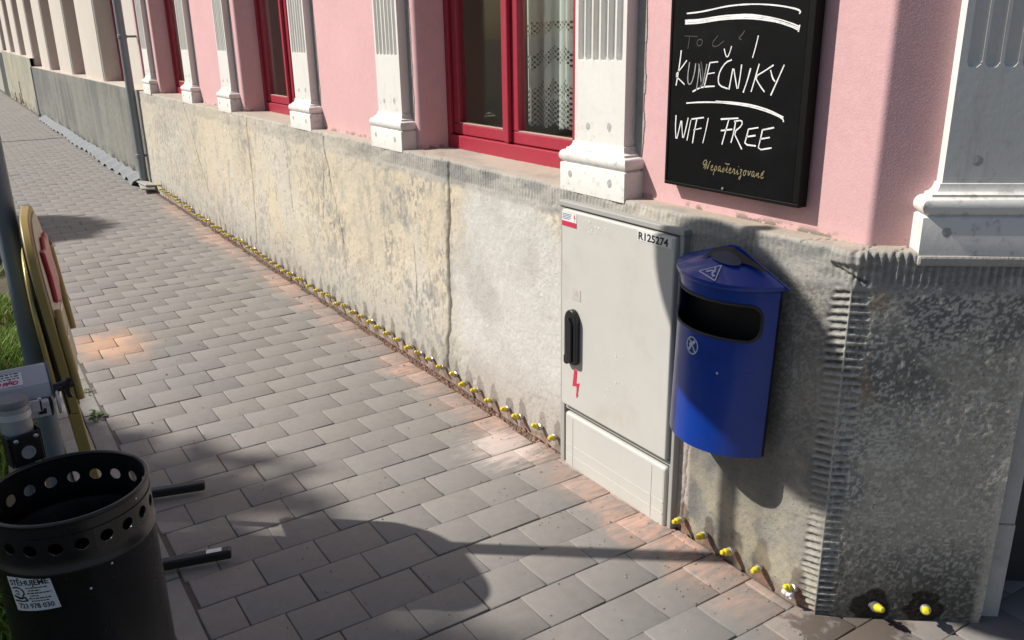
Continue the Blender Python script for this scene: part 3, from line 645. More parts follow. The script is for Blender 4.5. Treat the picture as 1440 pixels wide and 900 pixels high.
# ------------------------------------------------------------------ cream house next door
cream = thing('cream_house', 'cream rendered neighbouring house with deep window bays above a grey concrete plinth', 'house', (-16, 0, 0))
def far_plinth(x0, x1, zt0, zt1, name, basec, darkc, yel, seed, y0=0.0, sp=.016):
    n1, n2 = Noise(seed), Noise(seed+1); xs = np.arange(x0, x1+.001, sp); ts = np.linspace(0, 1, 84)
    Xg, T = np.meshgrid(xs, ts, indexing='ij'); top = zt0+(zt1-zt0)*(Xg-x0)/(x1-x0); Zg = -.06+(top+.06)*T
    gr = n1.f(Xg*30, Zg*30, 3)-.5; bg_ = n2.f(Xg*.9, Zg*1.5, 5); stv = n1.f(Xg*5, Zg*.6+4, 5)
    rag = sstep(.20, .05, Zg+.14*(n2.f(Xg*5, Zg*6+3, 5)-.5)); dsp = .006*(n2.f(Xg*3, Zg*3, 4)-.5)+.002*gr-.022*rag*n1.f(Xg*9, Zg*9, 3)
    c = lerp(np.array(basec)[None, None], np.array(darkc)[None, None], sstep(.35, .65, bg_)[..., None]); c = lerp(c, np.array(yel)[None, None], (.55*sstep(.45, .65, stv))[..., None])
    c = lerp(c, np.array((.36, .34, .30))[None, None], (rag*sstep(.45, .6, n1.f(Xg*7+4, Zg*7, 4)))[..., None]); c = lerp(c, np.array((.07, .065, .055))[None, None], (.9*rag*sstep(.52, .62, n2.f(Xg*8, Zg*10, 4)))[..., None])
    c = c*(1+.45*gr[..., None])
    for xj in (-17.4, -27.9):
        j = np.clip(1.3-np.abs(Xg-xj-.03*np.sin(Zg*3))/.028, 0, 1); dsp = dsp-.012*j; c = lerp(c, np.array((.05, .05, .05))[None, None], (j*.85)[..., None])
    V = np.stack([Xg, y0-dsp, Zg], -1); dd = np.array([.006, .03, .12, .40])
    Xt, Dt = np.meshgrid(xs, dd, indexing='ij'); V2 = np.stack([Xt, y0+Dt, np.broadcast_to(top[:, -1][:, None], Xt.shape)-.0+.002*np.sin(Xt*3)], -1)
    c2 = np.broadcast_to(np.array((.50, .45, .40))[None, None], Xt.shape+(3,))*(.85+.3*n1.f(Xt*4, Dt*20, 4))[..., None]
    VV = np.concatenate([V, V2], 1); CC = np.concatenate([c, c2], 1)
    return np_mesh(name, VV.reshape(-1, 3), grid_faces(*VV.shape[:2]), M_plas, cream, np.clip(CC, .02, .9).reshape(-1, 3), True, {'coarse': np.full(VV.shape[0]*VV.shape[1], .35)})
XE = -22.5
far_plinth(XE, XD-.002, 1.075, 1.08, 'plinth', (.205, .205, .19), (.15, .152, .147), (.25, .24, .21), 61)
far_plinth(-31.4, XE-.05, 1.37, 1.255, 'plinth', (.36, .345, .27), (.28, .275, .235), (.40, .37, .27), 71, .0)
mb = MB(); oz = []
x = XD; 
edges = [(-13.04, -11.45), (-16.19, -14.75), (-19.42, -17.89), (-22.56, -20.99), (-25.7, -24.2), (-28.8, -27.35), (-31.9, -30.4), (-35.0, -33.5)]
xs2 = [XD]; 
prevx = XD-.003
for a0, a1 in edges:
    mb.prism(rounded([(a1, .36), (a1, YP), (prevx, YP), (prevx, .36)], [0, .02, .05 if prevx < XD-.1 else 0, 0]), 1.06 if prevx > -22.6 else 1.2, 3.0); prevx = a0
mb.prism(rounded([(-60, .36), (-60, YP), (prevx, YP), (prevx, .36)], [0, 0, .05, 0]), 1.2, 3.0)
mb.box(-60, XD-.003, YP, .36, 3.0, 4.4)
mb.build('wall', M_cream, cream, True)
M_shadow_joint = simple('shadow_joint_dark', (.30, .27, .24), .8)
for a0, a1 in edges:      # dark strip painted in as the shadow joint down each bay's edge
    MB().box(a0-.055, a0-.035, YP-.004, YP+.002, 1.085 if a0 > -22.7 else 1.30, 2.98).build('shadow_joint', M_shadow_joint, cream)
for a0, a1 in edges:
    window(a0, a1, cream, None, .30, 1.075 if a0 > -22.7 else 1.30)
MB().box(-60, XD-.3, .42, .46, .2, 3.0).build('room_back', mr, cream)
mb = MB().box(-60, -31.4, .05, .36, -.05, 1.2); mb.build('cellar_wall', simple('cellar_wall', (.33, .32, .28), .9, var=.2, scale=6), cream)
mb = MB().box(-33.9, -31.42, .015, .048, 0, 1.3); mb.build('cellar_door', simple('dark_green_door', (.035, .042, .04), .6), cream, bevel=.01)
mb = MB().box(XE-.33, XE-.06, -.022, .03, -.02, .36); mb.build('cellar_vent', simple('vent_dark', (.03, .03, .032), .7), cream, bevel=.01)
mb = MB().box(XE-.05, XE+.03, -.03, .02, .02, 1.08); mb.build('corner_flashing', simple('zinc', (.45, .47, .50), .5, var=.15), cream, bevel=.006)
mb = MB()
for (xx, z0, z1, ww) in ((-26.9, .05, .62, .14), (-27.4, .0, .30, .12), (-29.0, 0, .25, .1)):
    mb.box(xx, xx+ww, -.014, .01, z0, z1)
mb.build('rust_patch', simple('rust_brick', (.20, .11, .08), .95, var=.5, scale=12, bump=.5), cream, bevel=.02)
# ------------------------------------------------------------------ downpipe, gutter sheet, tiles
M_zinc = simple('grey_pipe_paint', (.17, .20, .215), .5, var=.18, scale=12, dirt=.35, dirtcol=(.12, .12, .11))
pipe = thing('downpipe', 'grey metal rain downpipe on the joint between cream house and pink house', 'downpipe', (-10.39, -.065, 0))
MB().tube([(-10.39, -.065, .085), (-10.39, -.065, 4.0)], .044, 20).build('pipe', M_zinc, pipe, True)
mb = MB()
for z in (.35, 1.62, 3.0): mb.lathe([(.045, 0), (.050, .004), (.050, .036), (.045, .04)], (-10.39, -.065, z), n=20).box(-10.40, -10.38, -.02, .1 if z > 1 else .01, z+.008, z+.03)
mb.build('bracket', M_zinc, pipe, True)
V = []; nx, ny = 420, 5
for i in range(nx+1):
    x = -21.3+i*10.75/nx; amp = lerp(.012, .034, (i/nx)**2); ph = x*13+1.3*math.sin(x*.9)
    for j in range(ny+1):
        t = j/ny; wv = amp*math.sin(ph)*(.35+.65*t)
        V.append((x, -.014-.135*t-.012*math.sin(x*2.3)*t, .105-.075*t+wv+.010*math.sin(x*1.7)))
F = [(i*(ny+1)+j, (i+1)*(ny+1)+j, (i+1)*(ny+1)+j+1, i*(ny+1)+j+1) for i in range(nx) for j in range(ny)]
o = MB().add(V, F).build('corrugated_sheet', simple('fibre_sheet', (.17, .18, .195), .75, var=.22, scale=16, bump=.2), None, True, solid=.005)
tag(o, 'wavy grey corrugated strip lying along the foot of the grey plinth', 'sheet')
M_tile = simple('pale_tile', (.38, .36, .33), .7, var=.12)
def tile(name, c, sx, sy, th, rx, ry, rz, label):
    o = MB().box(-sx, sx, -sy, sy, 0, th).build(name, M_tile, None, bevel=.003); o.location = c; o.rotation_euler = (rx, ry, rz); tag(o, label, 'slab', 'slabs at the foot of the downpipe'); return o
tile('broken_slab', (-10.17, -.085, .050), .17, .07, .018, R(-4), R(3), R(-6), 'lower of two pale slabs stacked beneath the downpipe')
tile('broken_slab', (-10.20, -.075, .074), .15, .062, .018, R(-7), R(2), R(7), 'upper of two pale slabs stacked beneath the downpipe')
o = MB().box(-17.04, -17.005, KERB, -.16, -.002, .0045).build('drain_channel', simple('drain_dark', (.045, .043, .042), .8)); kind(o, 'structure')

# ------------------------------------------------------------------ injection plugs
M_yel = simple('yellow_plastic', (.70, .55, .02), .45, var=.12, scale=120, dirt=.5, dirtcol=(.30, .20, .06), dscale=90)
M_steel = simple('galvanised_steel', (.48, .49, .50), .35, .85, var=.2, scale=90)
M_foam = simple('white_foam', (.72, .70, .69), .9, var=.15, scale=120, bump=.5)
def make_plug():
    t = thing('injection_plug', '', 'plug', (0, 0, 0))
    m = MB().tube([(0, .03, -.008), (0, -.020, .004)], .0062, 12); m.lathe([(.0, 0), (.0105, .0005), (.0105, .006), (.0062, .0075)], (0, -.008, .001), (0, -.97, .23), 14)
    m.build('steel_nipple', M_steel, t, True)
    c = MB().lathe([(.0, 0), (.0078, .0), (.0085, .002), (.0082, .011), (.0066, .0125), (.0055, .017), (.0062, .019), (.0045, .0215), (0, .022)], (0, -.0165, .003), (0, -.97, .23), 14)
    c.build('cap', M_yel, t, True); return t
proto = make_plug()
def copy_thing(r):
    n = r.copy(); col.objects.link(n)
    for ch in r.children: c = ch.copy(); c.parent = n; col.objects.link(c)
    return n
plugs = []; GRP = 'yellow capped plugs along the wall foot'
spec = [(Vector((x, -.004, z)), 0) for x, z in INJ]+[(CF(.155, .004, .051), TH), (CF(.298, .004, .050), TH)]
right = {-1.79: 'yellow capped steel plug nearest the cabinet on its right side', -1.687: 'second yellow capped plug right of the grey cabinet, in brick dust',
         -1.567: 'yellow capped plug in a dark damp spot below the blue bin', -1.459: 'yellow capped plug in the bare plaster right of the pole shadow',
         -1.328: 'yellow capped plug with a white foam blob under it beside the corner'}
ch_lab = ['yellow capped plug in a wet patch on the corner face, the left one there', 'rightmost yellow capped plug, near the cracked door jamb']
for i, (p, rz) in enumerate(spec):
    o = proto if i == 0 else copy_thing(proto)
    o.location = p; o.rotation_euler = (R(random.uniform(-17, 12)), R(random.uniform(-12, 12)), rz+R(random.uniform(-17, 17)))
    sc = random.uniform(1.2, 1.42); o.scale = (sc, sc, sc)
    o['group'] = GRP
    if rz: o['label'] = ch_lab[0 if i == len(spec)-2 else 1]
    else: o['label'] = right.get(round(p.x, 3), 'small yellow capped steel plug in the long row left of the cabinet')
    if round(p.x, 3) == -1.328:
        f = MB()
        for k in range(7):
            c = Vector((random.uniform(-.011, .011), random.uniform(-.022, -.008), random.uniform(-.017, -.006))); r = random.uniform(.005, .010)
            f.lathe([(r*math.sin(R(a)), -r*math.cos(R(a))) for a in range(0, 181, 30)], c, (0, 0, 1), 8)
        fo = f.build('foam_blob', M_foam, None, True); fo.parent = o

# ------------------------------------------------------------------ electrical cabinet
M_cab = simple('cabinet_grey', (.52, .51, .475), .55, var=.05, scale=9, dirt=.32, dirtcol=(.33, .28, .20), dscale=3.5)
M_cabd = simple('cabinet_rail', (.34, .335, .315), .6, var=.08)
M_black = simple('black_plastic', (.012, .012, .013), .35, var=.2)
M_labw = simple('label_white', (.72, .72, .70), .5, var=.03)
M_ink = simple('ink_black', (.012, .012, .012), .6); M_redink = simple('ink_red', (.55, .03, .07), .5); M_blue_ink = simple('ink_blue', (.05, .07, .20), .6)
cab = thing('electrical_cabinet', 'pale grey electrical cabinet set in the wall with black handle and number label', 'cabinet', (-2.147, -.02, 0))
CX0, CX1 = -2.462, -1.832
for a_, b_ in ((CX0, CX0+.026), (CX1-.018, CX1)): MB().box(a_, b_, -.024, .05, -.02, 1.012).build('side_rail', M_cabd, cab, bevel=.003)
m = MB().box(CX0-.004, CX1+.006, -.031, .05, 1.0125, 1.032); m.build('top_rail', M_cabd, cab, bevel=.004)
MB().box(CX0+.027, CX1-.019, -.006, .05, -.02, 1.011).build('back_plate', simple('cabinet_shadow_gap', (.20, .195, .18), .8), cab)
MB().box(CX0+.03, CX1-.02, -.019, -.0062, .226, .246).build('cross_rail', M_cabd, cab, bevel=.002)
DO = -.040
door = MB().box(-2.4335, -1.853, DO, -.008, .252, 1.0065).build('door', M_cab, cab, bevel=.007, seg=3)
pan = MB().box(-2.418, -1.8555, -.034, -.008, -.01, .221)
base = pan.build('base_panel', M_cab, cab, bevel=.011, seg=3)
m = MB()
for x in (-2.37, -1.925): m.box(x, x+.003, -.0352, -.0335, .006, .205)
for z in (.045, .088): m.box(-2.410, -1.863, -.0352, -.0335, z, z+.003)
m.build('moulded_line', simple('cabinet_line', (.545, .54, .505), .5), base)
Tcab = lambda v: Vector((v.x, DO-.0006-v.z, v.y))
cap_ = [(-2.353+.034*math.cos(t), .605+.045*math.sin(t)) for t in np.linspace(0, math.pi, 12)]+[(-2.387, .470), (-2.392, .466), (-2.392, .440), (-2.384, .434), (-2.372, .434), (-2.368, .442), (-2.345, .44), (-2.326, .442), (-2.319, .455)]
hd = MB().prism(cap_, 0, .022, Tcab).build('handle', M_black, door, bevel=.006, seg=3)
MB().prism([(-2.372, .452), (-2.336, .452), (-2.336, .60), (-2.354, .625), (-2.372, .60)], .0222, .030, Tcab).build('grip', M_black, hd, bevel=.005)
MB().prism([(-2.352, .418), (-2.334, .416), (-2.339, .362), (-2.320, .370), (-2.330, .322), (-2.326, .322), (-2.336, .304), (-2.341, .324), (-2.337, .324), (-2.337, .352), (-2.362, .346)], 0, .0006, Tcab).build('lightning_arrow', M_redink, door)
MB().prism([(-2.368, .685), (-2.318, .685), (-2.318, .727), (-2.368, .727)], 0, .0006, Tcab).build('faded_sticker', simple('sticker_faded', (.48, .46, .43), .6), door)
MB().prism([(-2.356, .702), (-2.330, .702), (-2.343, .722)], .0007, .001, Tcab).build('faded_triangle', simple('faded_red', (.52, .36, .33), .6), door)
lab = MB().prism([(-2.430, .948), (-2.345, .948), (-2.345, .998), (-2.430, .998)], 0, .0006, Tcab).build('warning_sticker', M_labw, door)
MB().prism([(-2.4295, .9485), (-2.3455, .9485), (-2.3455, .966), (-2.4295, .966)], .0008, .0012, Tcab).build('red_band', M_redink, lab)
m = MB()
for i, wd_ in enumerate((.052, .048, .050, .040)): m.prism([(-2.426, .9905-i*.0058), (-2.426+wd_, .9905-i*.0058), (-2.426+wd_, .9927-i*.0058), (-2.426, .9927-i*.0058)], .0008, .0011, Tcab)
m.build('small_print', M_blue_ink, lab)
MB().prism([(-2.358, .994), (-2.3535, .994), (-2.356, .984), (-2.351, .985), (-2.356, .970), (-2.3545, .981), (-2.360, .980)], .0008, .0012, Tcab).build('small_arrow', M_redink, lab)
MB().prism([(-2.023, .968), (-1.866, .968), (-1.866, 1.002), (-2.023, 1.002)], 0, .0006, Tcab).build('number_label', simple('label_cream', (.68, .68, .66), .5, var=.03), door)
text_mb('R125274', .036, lambda v: Tcab(Vector((-2.020+v.x, .9725+v.y, v.z+.0009))), .0003, (1.07, .94), offset=.0009).build('number', M_ink, door)
m = MB()
for i in range(26):
    x, z = random.gauss(-2.12, .035), random.uniform(.30, .62); r = random.uniform(.001, .0028)
    m.prism([(x+r*math.cos(t), z+1.5*r*math.sin(t)) for t in np.linspace(0, 6.28, 7, endpoint=False)], 0, .0005, Tcab)
for i in range(16):
    x, z = random.gauss(-2.24, .05), random.uniform(.94, .985); r = random.uniform(.001, .003)
    m.prism([(x+2*r*math.cos(t), z+r*math.sin(t)) for t in np.linspace(0, 6.28, 7, endpoint=False)], 0, .0005, Tcab)
m.build('white_fleck', M_labw, door)

# ------------------------------------------------------------------ blue wall bin
M_blue = simple('blue_enamel', (.001, .036, .28), .36, var=.12, scale=8, spec=.5, dirt=.30, dirtcol=(.02, .03, .12), dscale=14, coat=.25)
M_blued = simple('blue_enamel_worn', (.028, .024, .022), .6, var=.5, scale=20)
M_rub2 = simple('black_rubber', (.018, .018, .018), .55)
M_decal = simple('pale_decal', (.46, .50, .60), .6, var=.12)
BX, BY, BZ = -1.630, -.05, .447
bin_ = thing('wall_litter_bin', 'blue half round litter bin with slot and lid hung on the wall', 'litter bin', (BX, BY, BZ))
BR, BOFF = .187, .066; PHI = math.acos(BOFF/BR)
def bp(ph, z, r=BR): return Vector((BX+r*math.sin(ph), BY+BOFF-r*math.cos(ph), z))
HB = .505; nphi, nz_ = 170, 170
phs = np.linspace(-PHI, PHI, nphi); zs = np.linspace(BZ, BZ+HB, nz_)
SLZ0, SLZ1, SLP = .802, .905, R(56)
def in_slot(ph, z, g_=0):
    x = abs(ph)*BR; hx = SLP*BR-g_; z0, z1 = SLZ0+g_, SLZ1-g_; rc = .036
    zc = (z0+z1)/2; hz = (z1-z0)/2
    ax, az_ = max(x-(hx-rc), 0), max(abs(z-zc)-(hz-rc), 0); return math.hypot(ax, az_) < rc
vs = [bp(p, z) for p in phs for z in zs]; fs = []
for i in range(nphi-1):
    for j in range(nz_-1):
        if in_slot((phs[i]+phs[i+1])/2, (zs[j]+zs[j+1])/2): continue
        fs.append((i*nz_+j, (i+1)*nz_+j, (i+1)*nz_+j+1, i*nz_+j+1))
body = MB().add(vs, fs).build('body', M_blue, bin_, True, solid=.0025)
arc = [(BR*math.sin(p), BOFF-BR*math.cos(p)) for p in np.linspace(-PHI, PHI, 40)]
MB().prism(arc, 0, .004, lambda v: Vector((BX+v.x, BY+v.y, BZ+.012+v.z))).build('floor', M_black, bin_)  # floor and back are black to paint in the shade inside the bin
MB().box(BX-.180, BX+.180, BY+.0005, BY+.004, BZ+.004, .952).build('back', M_black, bin_)
MB().add([bp(p, z, BR-.006) for p in np.linspace(-PHI*.97, PHI*.97, 40) for z in (BZ+.02, SLZ0-.002)], [(2*i, 2*i+2, 2*i+3, 2*i+1) for i in range(39)]).build('inner_dark_sheet', M_black, bin_, True)  # black sheet added so the inside looks dark through the slot
MB().box(BX-.13, BX-.09, BY+.0045, .012, .50, .93).box(BX+.09, BX+.13, BY+.0045, .012, .50, .93).build('bracket', M_rub2, bin_)
op = []                                                                                        # rubber rim of the slot
hx = SLP*BR; rc = .036; zc, hz = (SLZ0+SLZ1)/2, (SLZ1-SLZ0)/2
for cx, cz, a0 in ((hx-rc, hz-rc, 0), (-(hx-rc), hz-rc, 90), (-(hx-rc), -(hz-rc), 180), (hx-rc, -(hz-rc), 270)):
    for k in range(9): op.append((cx+rc*math.cos(R(a0+k*11.25)), cz+rc*math.sin(R(a0+k*11.25))))
dense = []
for a_, b_ in zip(op, op[1:]+op[:1]):
    n_ = max(1, int(math.dist(a_, b_)/.008)); dense += [(a_[0]+(b_[0]-a_[0])*k/n_, a_[1]+(b_[1]-a_[1])*k/n_) for k in range(n_)]
pts = [bp(x/BR, zc+z, BR+.0005) for x, z in dense]; pts += pts[:1]
MB().tube(pts, .0042, 8, False).build('slot_rim', M_rub2, bin_, True)
# lid: cone sector with its top against the wall
LR, LOFF = .195, .057; LPH = math.acos(LOFF/LR); lz = .948
vs = []; fs = []; nt_ = 14; npz = 60
lp = np.linspace(-LPH, LPH, npz)
def lidp(p, t, dz=0):
    rim = Vector((LR*math.sin(p), LOFF-LR*math.cos(p), 0)); ap = Vector((0, -.004, 0))
    q = ap.lerp(rim, t); z = .066*(1-t**1.12); return Vector((BX+q.x, BY+q.y, lz+z+dz))
for p in lp:
    for t in np.linspace(0.0, 1, nt_): vs.append(lidp(p, t, .014))
    rim = Vector((LR*math.sin(p), LOFF-LR*math.cos(p), 0))
    for rr_, dz in ((1.0, .0), (.985, -.004), (.93, -.004)): vs.append(Vector((BX+rim.x*rr_, BY+rim.y*rr_, lz+dz+.004)))
M_ = nt_+3
for i in range(npz-1):
    for j in range(M_-1): fs.append((i*M_+j, (i+1)*M_+j, (i+1)*M_+j+1, i*M_+j+1))
lid = MB().add(vs, fs).build('lid', M_blue, bin_, True)
MB().prism([(-.2, 0), (.2, 0), (.2, .003), (.012, .076), (-.012, .076), (-.2, .003)], 0, .004, lambda v: Vector((BX+v.x, BY+v.z+.001, lz+v.y+.008))).build('lid_back', M_blue, lid)
# lip below the lid
m = MB(); arc2 = [Vector((BX+1.012*BR*math.sin(p), BY+BOFF-1.012*BR*math.cos(p), 0)) for p in np.linspace(-PHI, PHI, 50)]
vs = []; fs = []
for p in arc2: vs += [p+Vector((0, 0, .928)), p+Vector((0, 0, .944))]
for i in range(49): fs.append((2*i, 2*i+2, 2*i+3, 2*i+1))
m.add(vs, fs).build('lip', M_blue, bin_, True, solid=.004)
def lid_local(x, y, dz=.0):       # point on the lid surface above plan offset (x,y) from the bin's back centre
    p = math.atan2(x, -(y+.004)); best = None
    for t in np.linspace(0, 1, 80):
        q = lidp(p, t); d_ = (q.x-BX-x)**2+(q.y-BY-y)**2
        if best is None or d_ < best[0]: best = (d_, q.z)
    return Vector((BX+x, BY+y, best[1]+.0142+dz))
vs = []
for rr_ in (0, .4, .75, 1.0):
    for k in range(24): t = 2*math.pi*k/24; vs.append(lid_local(.052*rr_*math.cos(t)+.020, -.052+.022*rr_*math.sin(t), .0040))
fs = [(r*24+k, r*24+(k+1) % 24, (r+1)*24+(k+1) % 24, (r+1)*24+k) for r in range(3) for k in range(24)]
MB().add(vs, fs).build('stub_plate', simple('stub_plate_metal', (.045, .058, .09), .5, .3, var=.4, scale=70), lid, True)
vs = []
for k in range(21):
    t = k/20; xx = -.055+.20*t; y1 = -.085+.014*math.sin(t*9); y0 = -.010
    for j in range(5): yy = y0+(y1*(1-.7*t)-y0)*j/4*.85; vs.append(lid_local(xx*.9, yy, .0028))
MB().add(vs, [(i*5+j, (i+1)*5+j, (i+1)*5+j+1, i*5+j+1) for i in range(20) for j in range(4)]).build('burnt_patch', M_blued, lid, True)
def lid_stroke(mb, pts, wd): return stroke(mb, pts, wd, lambda v: lid_local(v.x, v.y, .0008+v.z), .0006)
m = MB(); tri = [(-.128, -.108), (-.088, -.092), (-.102, -.138), (-.128, -.108)]
tri = [(-.012, -.118), (.030, -.078), (.058, -.128)]
for a_, b_ in zip(tri, tri[1:]+tri[:1]): lid_stroke(m, [a_, b_], .0035)
lid_stroke(m, [(.008, -.112), (.026, -.100), (.030, -.112), (.044, -.118)], .006); lid_stroke(m, [(.020, -.090), (.034, -.106)], .005)
m.build('triangle_mark', M_decal, lid)
m = MB(); Tb = lambda v: bp(R(-3.5)+v.x/BR, .755+v.y, BR+.0008+v.z)
cir = [(.022*math.cos(t), .025*math.sin(t)) for t in np.linspace(0, 2*math.pi, 22)]
stroke(m, cir, .0035, Tb); stroke(m, [(-.014, .018), (.015, -.018)], .0045, Tb); stroke(m, [(.011, .017), (-.004, .0), (-.012, -.016)], .0075, Tb); stroke(m, [(-.003, .013), (-.005, .004), (-.013, .0)], .005, Tb)
m.build('round_mark', M_decal, bin_)
m = MB().lathe([(0, .0015), (.0035, .001), (.004, 0)], bp(R(24), .698, BR+.001), (0, -1, 0), 10); m.build('rivet', M_decal, bin_)
m = MB(); Tb2 = lambda v: bp(R(50)+v.x/BR, .70+v.y, BR+.0006+v.z)
stroke(m, [(-.035, -.012), (-.01, .008), (.018, .014)], .0018, Tb2, .0004); stroke(m, [(-.012, .022), (.006, -.004)], .0014, Tb2, .0004); stroke(m, [(-.03, -.014), (.012, .006)], .0012, Tb2, .0004); stroke(m, [(-.06, -.18), (-.03, -.165)], .001, Tb2, .0004)
m.build('scratch', simple('scratch_blue', (.03, .07, .30), .6), bin_)
bin_.rotation_euler = (0, R(2.2), 0)

# ------------------------------------------------------------------ chalkboard on the pink wall
M_board = simple('board_black', (.0035, .0035, .004), .5, var=.3, scale=5, spec=.12, dirt=.5, dirtcol=(.013, .013, .014), dscale=4)
M_bframe = simple('board_frame', (.005, .005, .005), .5, var=.2, spec=.15)
BDY = .038
brd = thing('menu_board', 'black menu board with handwritten white chalk pen lettering on pink wall', 'menu board', (-1.735, YP-.02, 1.146))
X0, X1, Z0, Z1 = -1.993, -1.474, 1.146, 2.02
MB().box(X0+.004, X1-.004, BDY+.004, YP-.012, Z0+.004, Z1-.004).build('core', M_bframe, brd)
panel = MB().box(X0+.011, X1-.024, BDY+.0005, BDY+.0038, Z0+.011, Z1-.02).build('panel', M_board, brd)
m = MB().box(X0, X1, BDY-.002, YP-.010, Z0, Z0+.010).box(X0, X1, BDY-.002, YP-.010, Z1-.02, Z1)
m.box(X0, X0+.010, BDY-.002, YP-.010, Z0+.010, Z1-.02).box(X1-.022, X1, BDY-.002, YP-.010, Z0+.010, Z1-.02)
m.build('frame', M_bframe, brd, bevel=.002)
Tbd = lambda v: Vector((v.x-2.0, BDY-.0002-v.z, v.y+1.1))
STR = [(0.0045,1,[(0.072,0.547),(0.119,0.549),(0.165,0.554),(0.218,0.561),(0.27,0.564),(0.328,0.564),(0.384,0.56),(0.431,0.554),(0.47,0.546),(0.479,0.54),(0.474,0.536)]),(0.0053,1,[(0.066,0.528),(0.13,0.529),(0.185,0.534),(0.247,0.538),(0.306,0.538),(0.364,0.532),(0.412,0.523),(0.451,0.513),(0.476,0.505)]),(0.0053,1,[(0.067,0.524),(0.131,0.525),(0.185,0.53),(0.247,0.534),(0.306,0.533),(0.364,0.528),(0.412,0.52),(0.451,0.51),(0.476,0.501)]),(0.0045,1,[(0.067,0.519),(0.131,0.52),(0.186,0.526),(0.247,0.529),(0.307,0.529),(0.364,0.524),(0.412,0.516),(0.452,0.506),(0.476,0.497)]),(0.0045,1,[(0.479,0.509),(0.476,0.492)]),(0.003,0,[(0.066,0.485),(0.12,0.483)]),(0.0037,0,[(0.088,0.483),(0.086,0.466),(0.083,0.449)]),(0.0037,0,[(0.139,0.474),(0.125,0.476),(0.117,0.465),(0.126,0.456),(0.139,0.461),(0.141,0.473)]),(0.0037,0,[(0.2,0.485),(0.18,0.466),(0.182,0.456),(0.2,0.456),(0.224,0.471)]),(0.0045,0,[(0.297,0.497),(0.287,0.485),(0.276,0.478),(0.288,0.474)]),(0.0037,1,[(0.346,0.484),(0.339,0.454),(0.331,0.427)]),(0.0037,1,[(0.226,0.45),(0.233,0.432),(0.24,0.427),(0.247,0.438),(0.253,0.457)]),(0.0045,1,[(0.056,0.445),(0.053,0.416),(0.047,0.379),(0.04,0.344)]),(0.0037,1,[(0.081,0.417),(0.058,0.393),(0.034,0.373),(0.057,0.36),(0.076,0.348)]),(0.0045,0.4,[(0.093,0.412),(0.087,0.373),(0.091,0.348),(0.105,0.352),(0.115,0.381),(0.118,0.409)]),(0.0045,0.4,[(0.126,0.334),(0.133,0.388),(0.129,0.417),(0.14,0.375),(0.148,0.335),(0.163,0.408)]),(0.006,0.25,[(0.139,0.414),(0.151,0.375),(0.14,0.341)]),(0.0045,1,[(0.175,0.413),(0.166,0.379),(0.156,0.342)]),(0.0037,1,[(0.175,0.412),(0.206,0.415)]),(0.0037,1,[(0.168,0.381),(0.195,0.385)]),(0.0045,1,[(0.111,0.329),(0.135,0.34),(0.158,0.345),(0.198,0.348)]),(0.0045,1,[(0.257,0.421),(0.235,0.414),(0.215,0.391),(0.209,0.367),(0.216,0.35),(0.248,0.343)]),(0.0045,1,[(0.253,0.341),(0.259,0.375),(0.264,0.405),(0.275,0.369),(0.285,0.337),(0.291,0.373),(0.294,0.409)]),(0.0045,1,[(0.327,0.4),(0.318,0.367),(0.306,0.335)]),(0.0045,1,[(0.356,0.412),(0.346,0.377),(0.334,0.338)]),(0.0045,1,[(0.405,0.41),(0.376,0.394),(0.344,0.378),(0.363,0.356),(0.381,0.34)]),(0.0045,1,[(0.396,0.397),(0.405,0.376),(0.414,0.368)]),(0.0045,1,[(0.44,0.411),(0.423,0.374),(0.403,0.332)]),(0.0045,1,[(0.087,0.295),(0.147,0.301),(0.213,0.304),(0.276,0.303),(0.345,0.298),(0.404,0.288),(0.45,0.275),(0.453,0.266)]),(0.0045,1,[(0.205,0.306),(0.276,0.307),(0.345,0.303),(0.404,0.293),(0.451,0.278)]),(0.0045,1,[(0.046,0.257),(0.045,0.219),(0.051,0.179),(0.062,0.217),(0.07,0.25),(0.074,0.217),(0.08,0.185),(0.09,0.219),(0.098,0.253)]),(0.0037,1,[(0.11,0.248),(0.097,0.186)]),(0.0045,1,[(0.134,0.251),(0.126,0.215),(0.121,0.18)]),(0.0045,1,[(0.112,0.25),(0.162,0.258)]),(0.0037,1,[(0.122,0.219),(0.155,0.227)]),(0.0037,1,[(0.18,0.258),(0.173,0.222),(0.163,0.184)]),(0.0045,1,[(0.26,0.26),(0.25,0.225),(0.239,0.187)]),(0.0053,1,[(0.229,0.258),(0.295,0.265)]),(0.0045,1,[(0.232,0.226),(0.275,0.233)]),(0.0045,1,[(0.286,0.257),(0.281,0.224),(0.273,0.195)]),(0.0045,1,[(0.28,0.255),(0.308,0.261),(0.311,0.247),(0.281,0.225),(0.299,0.202),(0.315,0.181)]),(0.0045,1,[(0.334,0.238),(0.329,0.215),(0.323,0.195),(0.365,0.195)]),(0.0045,1,[(0.334,0.238),(0.369,0.245)]),(0.0045,1,[(0.329,0.217),(0.361,0.223)]),(0.0045,1,[(0.384,0.24),(0.379,0.213),(0.372,0.184),(0.42,0.195)]),(0.0045,1,[(0.384,0.24),(0.423,0.249)]),(0.0045,1,[(0.379,0.215),(0.411,0.222)])]
tones = {}
for wd_, t_, p_ in STR:
    mx_, mz_ = p_[0]; k_ = ('chalk_line' if mz_ > .485 or (.262 < mz_ < .32 and len(p_) > 3) else 'lettering') if t_ == 1 else 'smudged_lettering'
    q_ = (t_, k_, 0 if mz_ > .5 else 1 if mz_ > .465 else 2 if mz_ > .32 else 3 if k_ == 'chalk_line' else 4 if mx_ < .19 else 5)
    stroke(tones.setdefault(q_, MB()), p_, wd_*.88, Tbd, .0004)
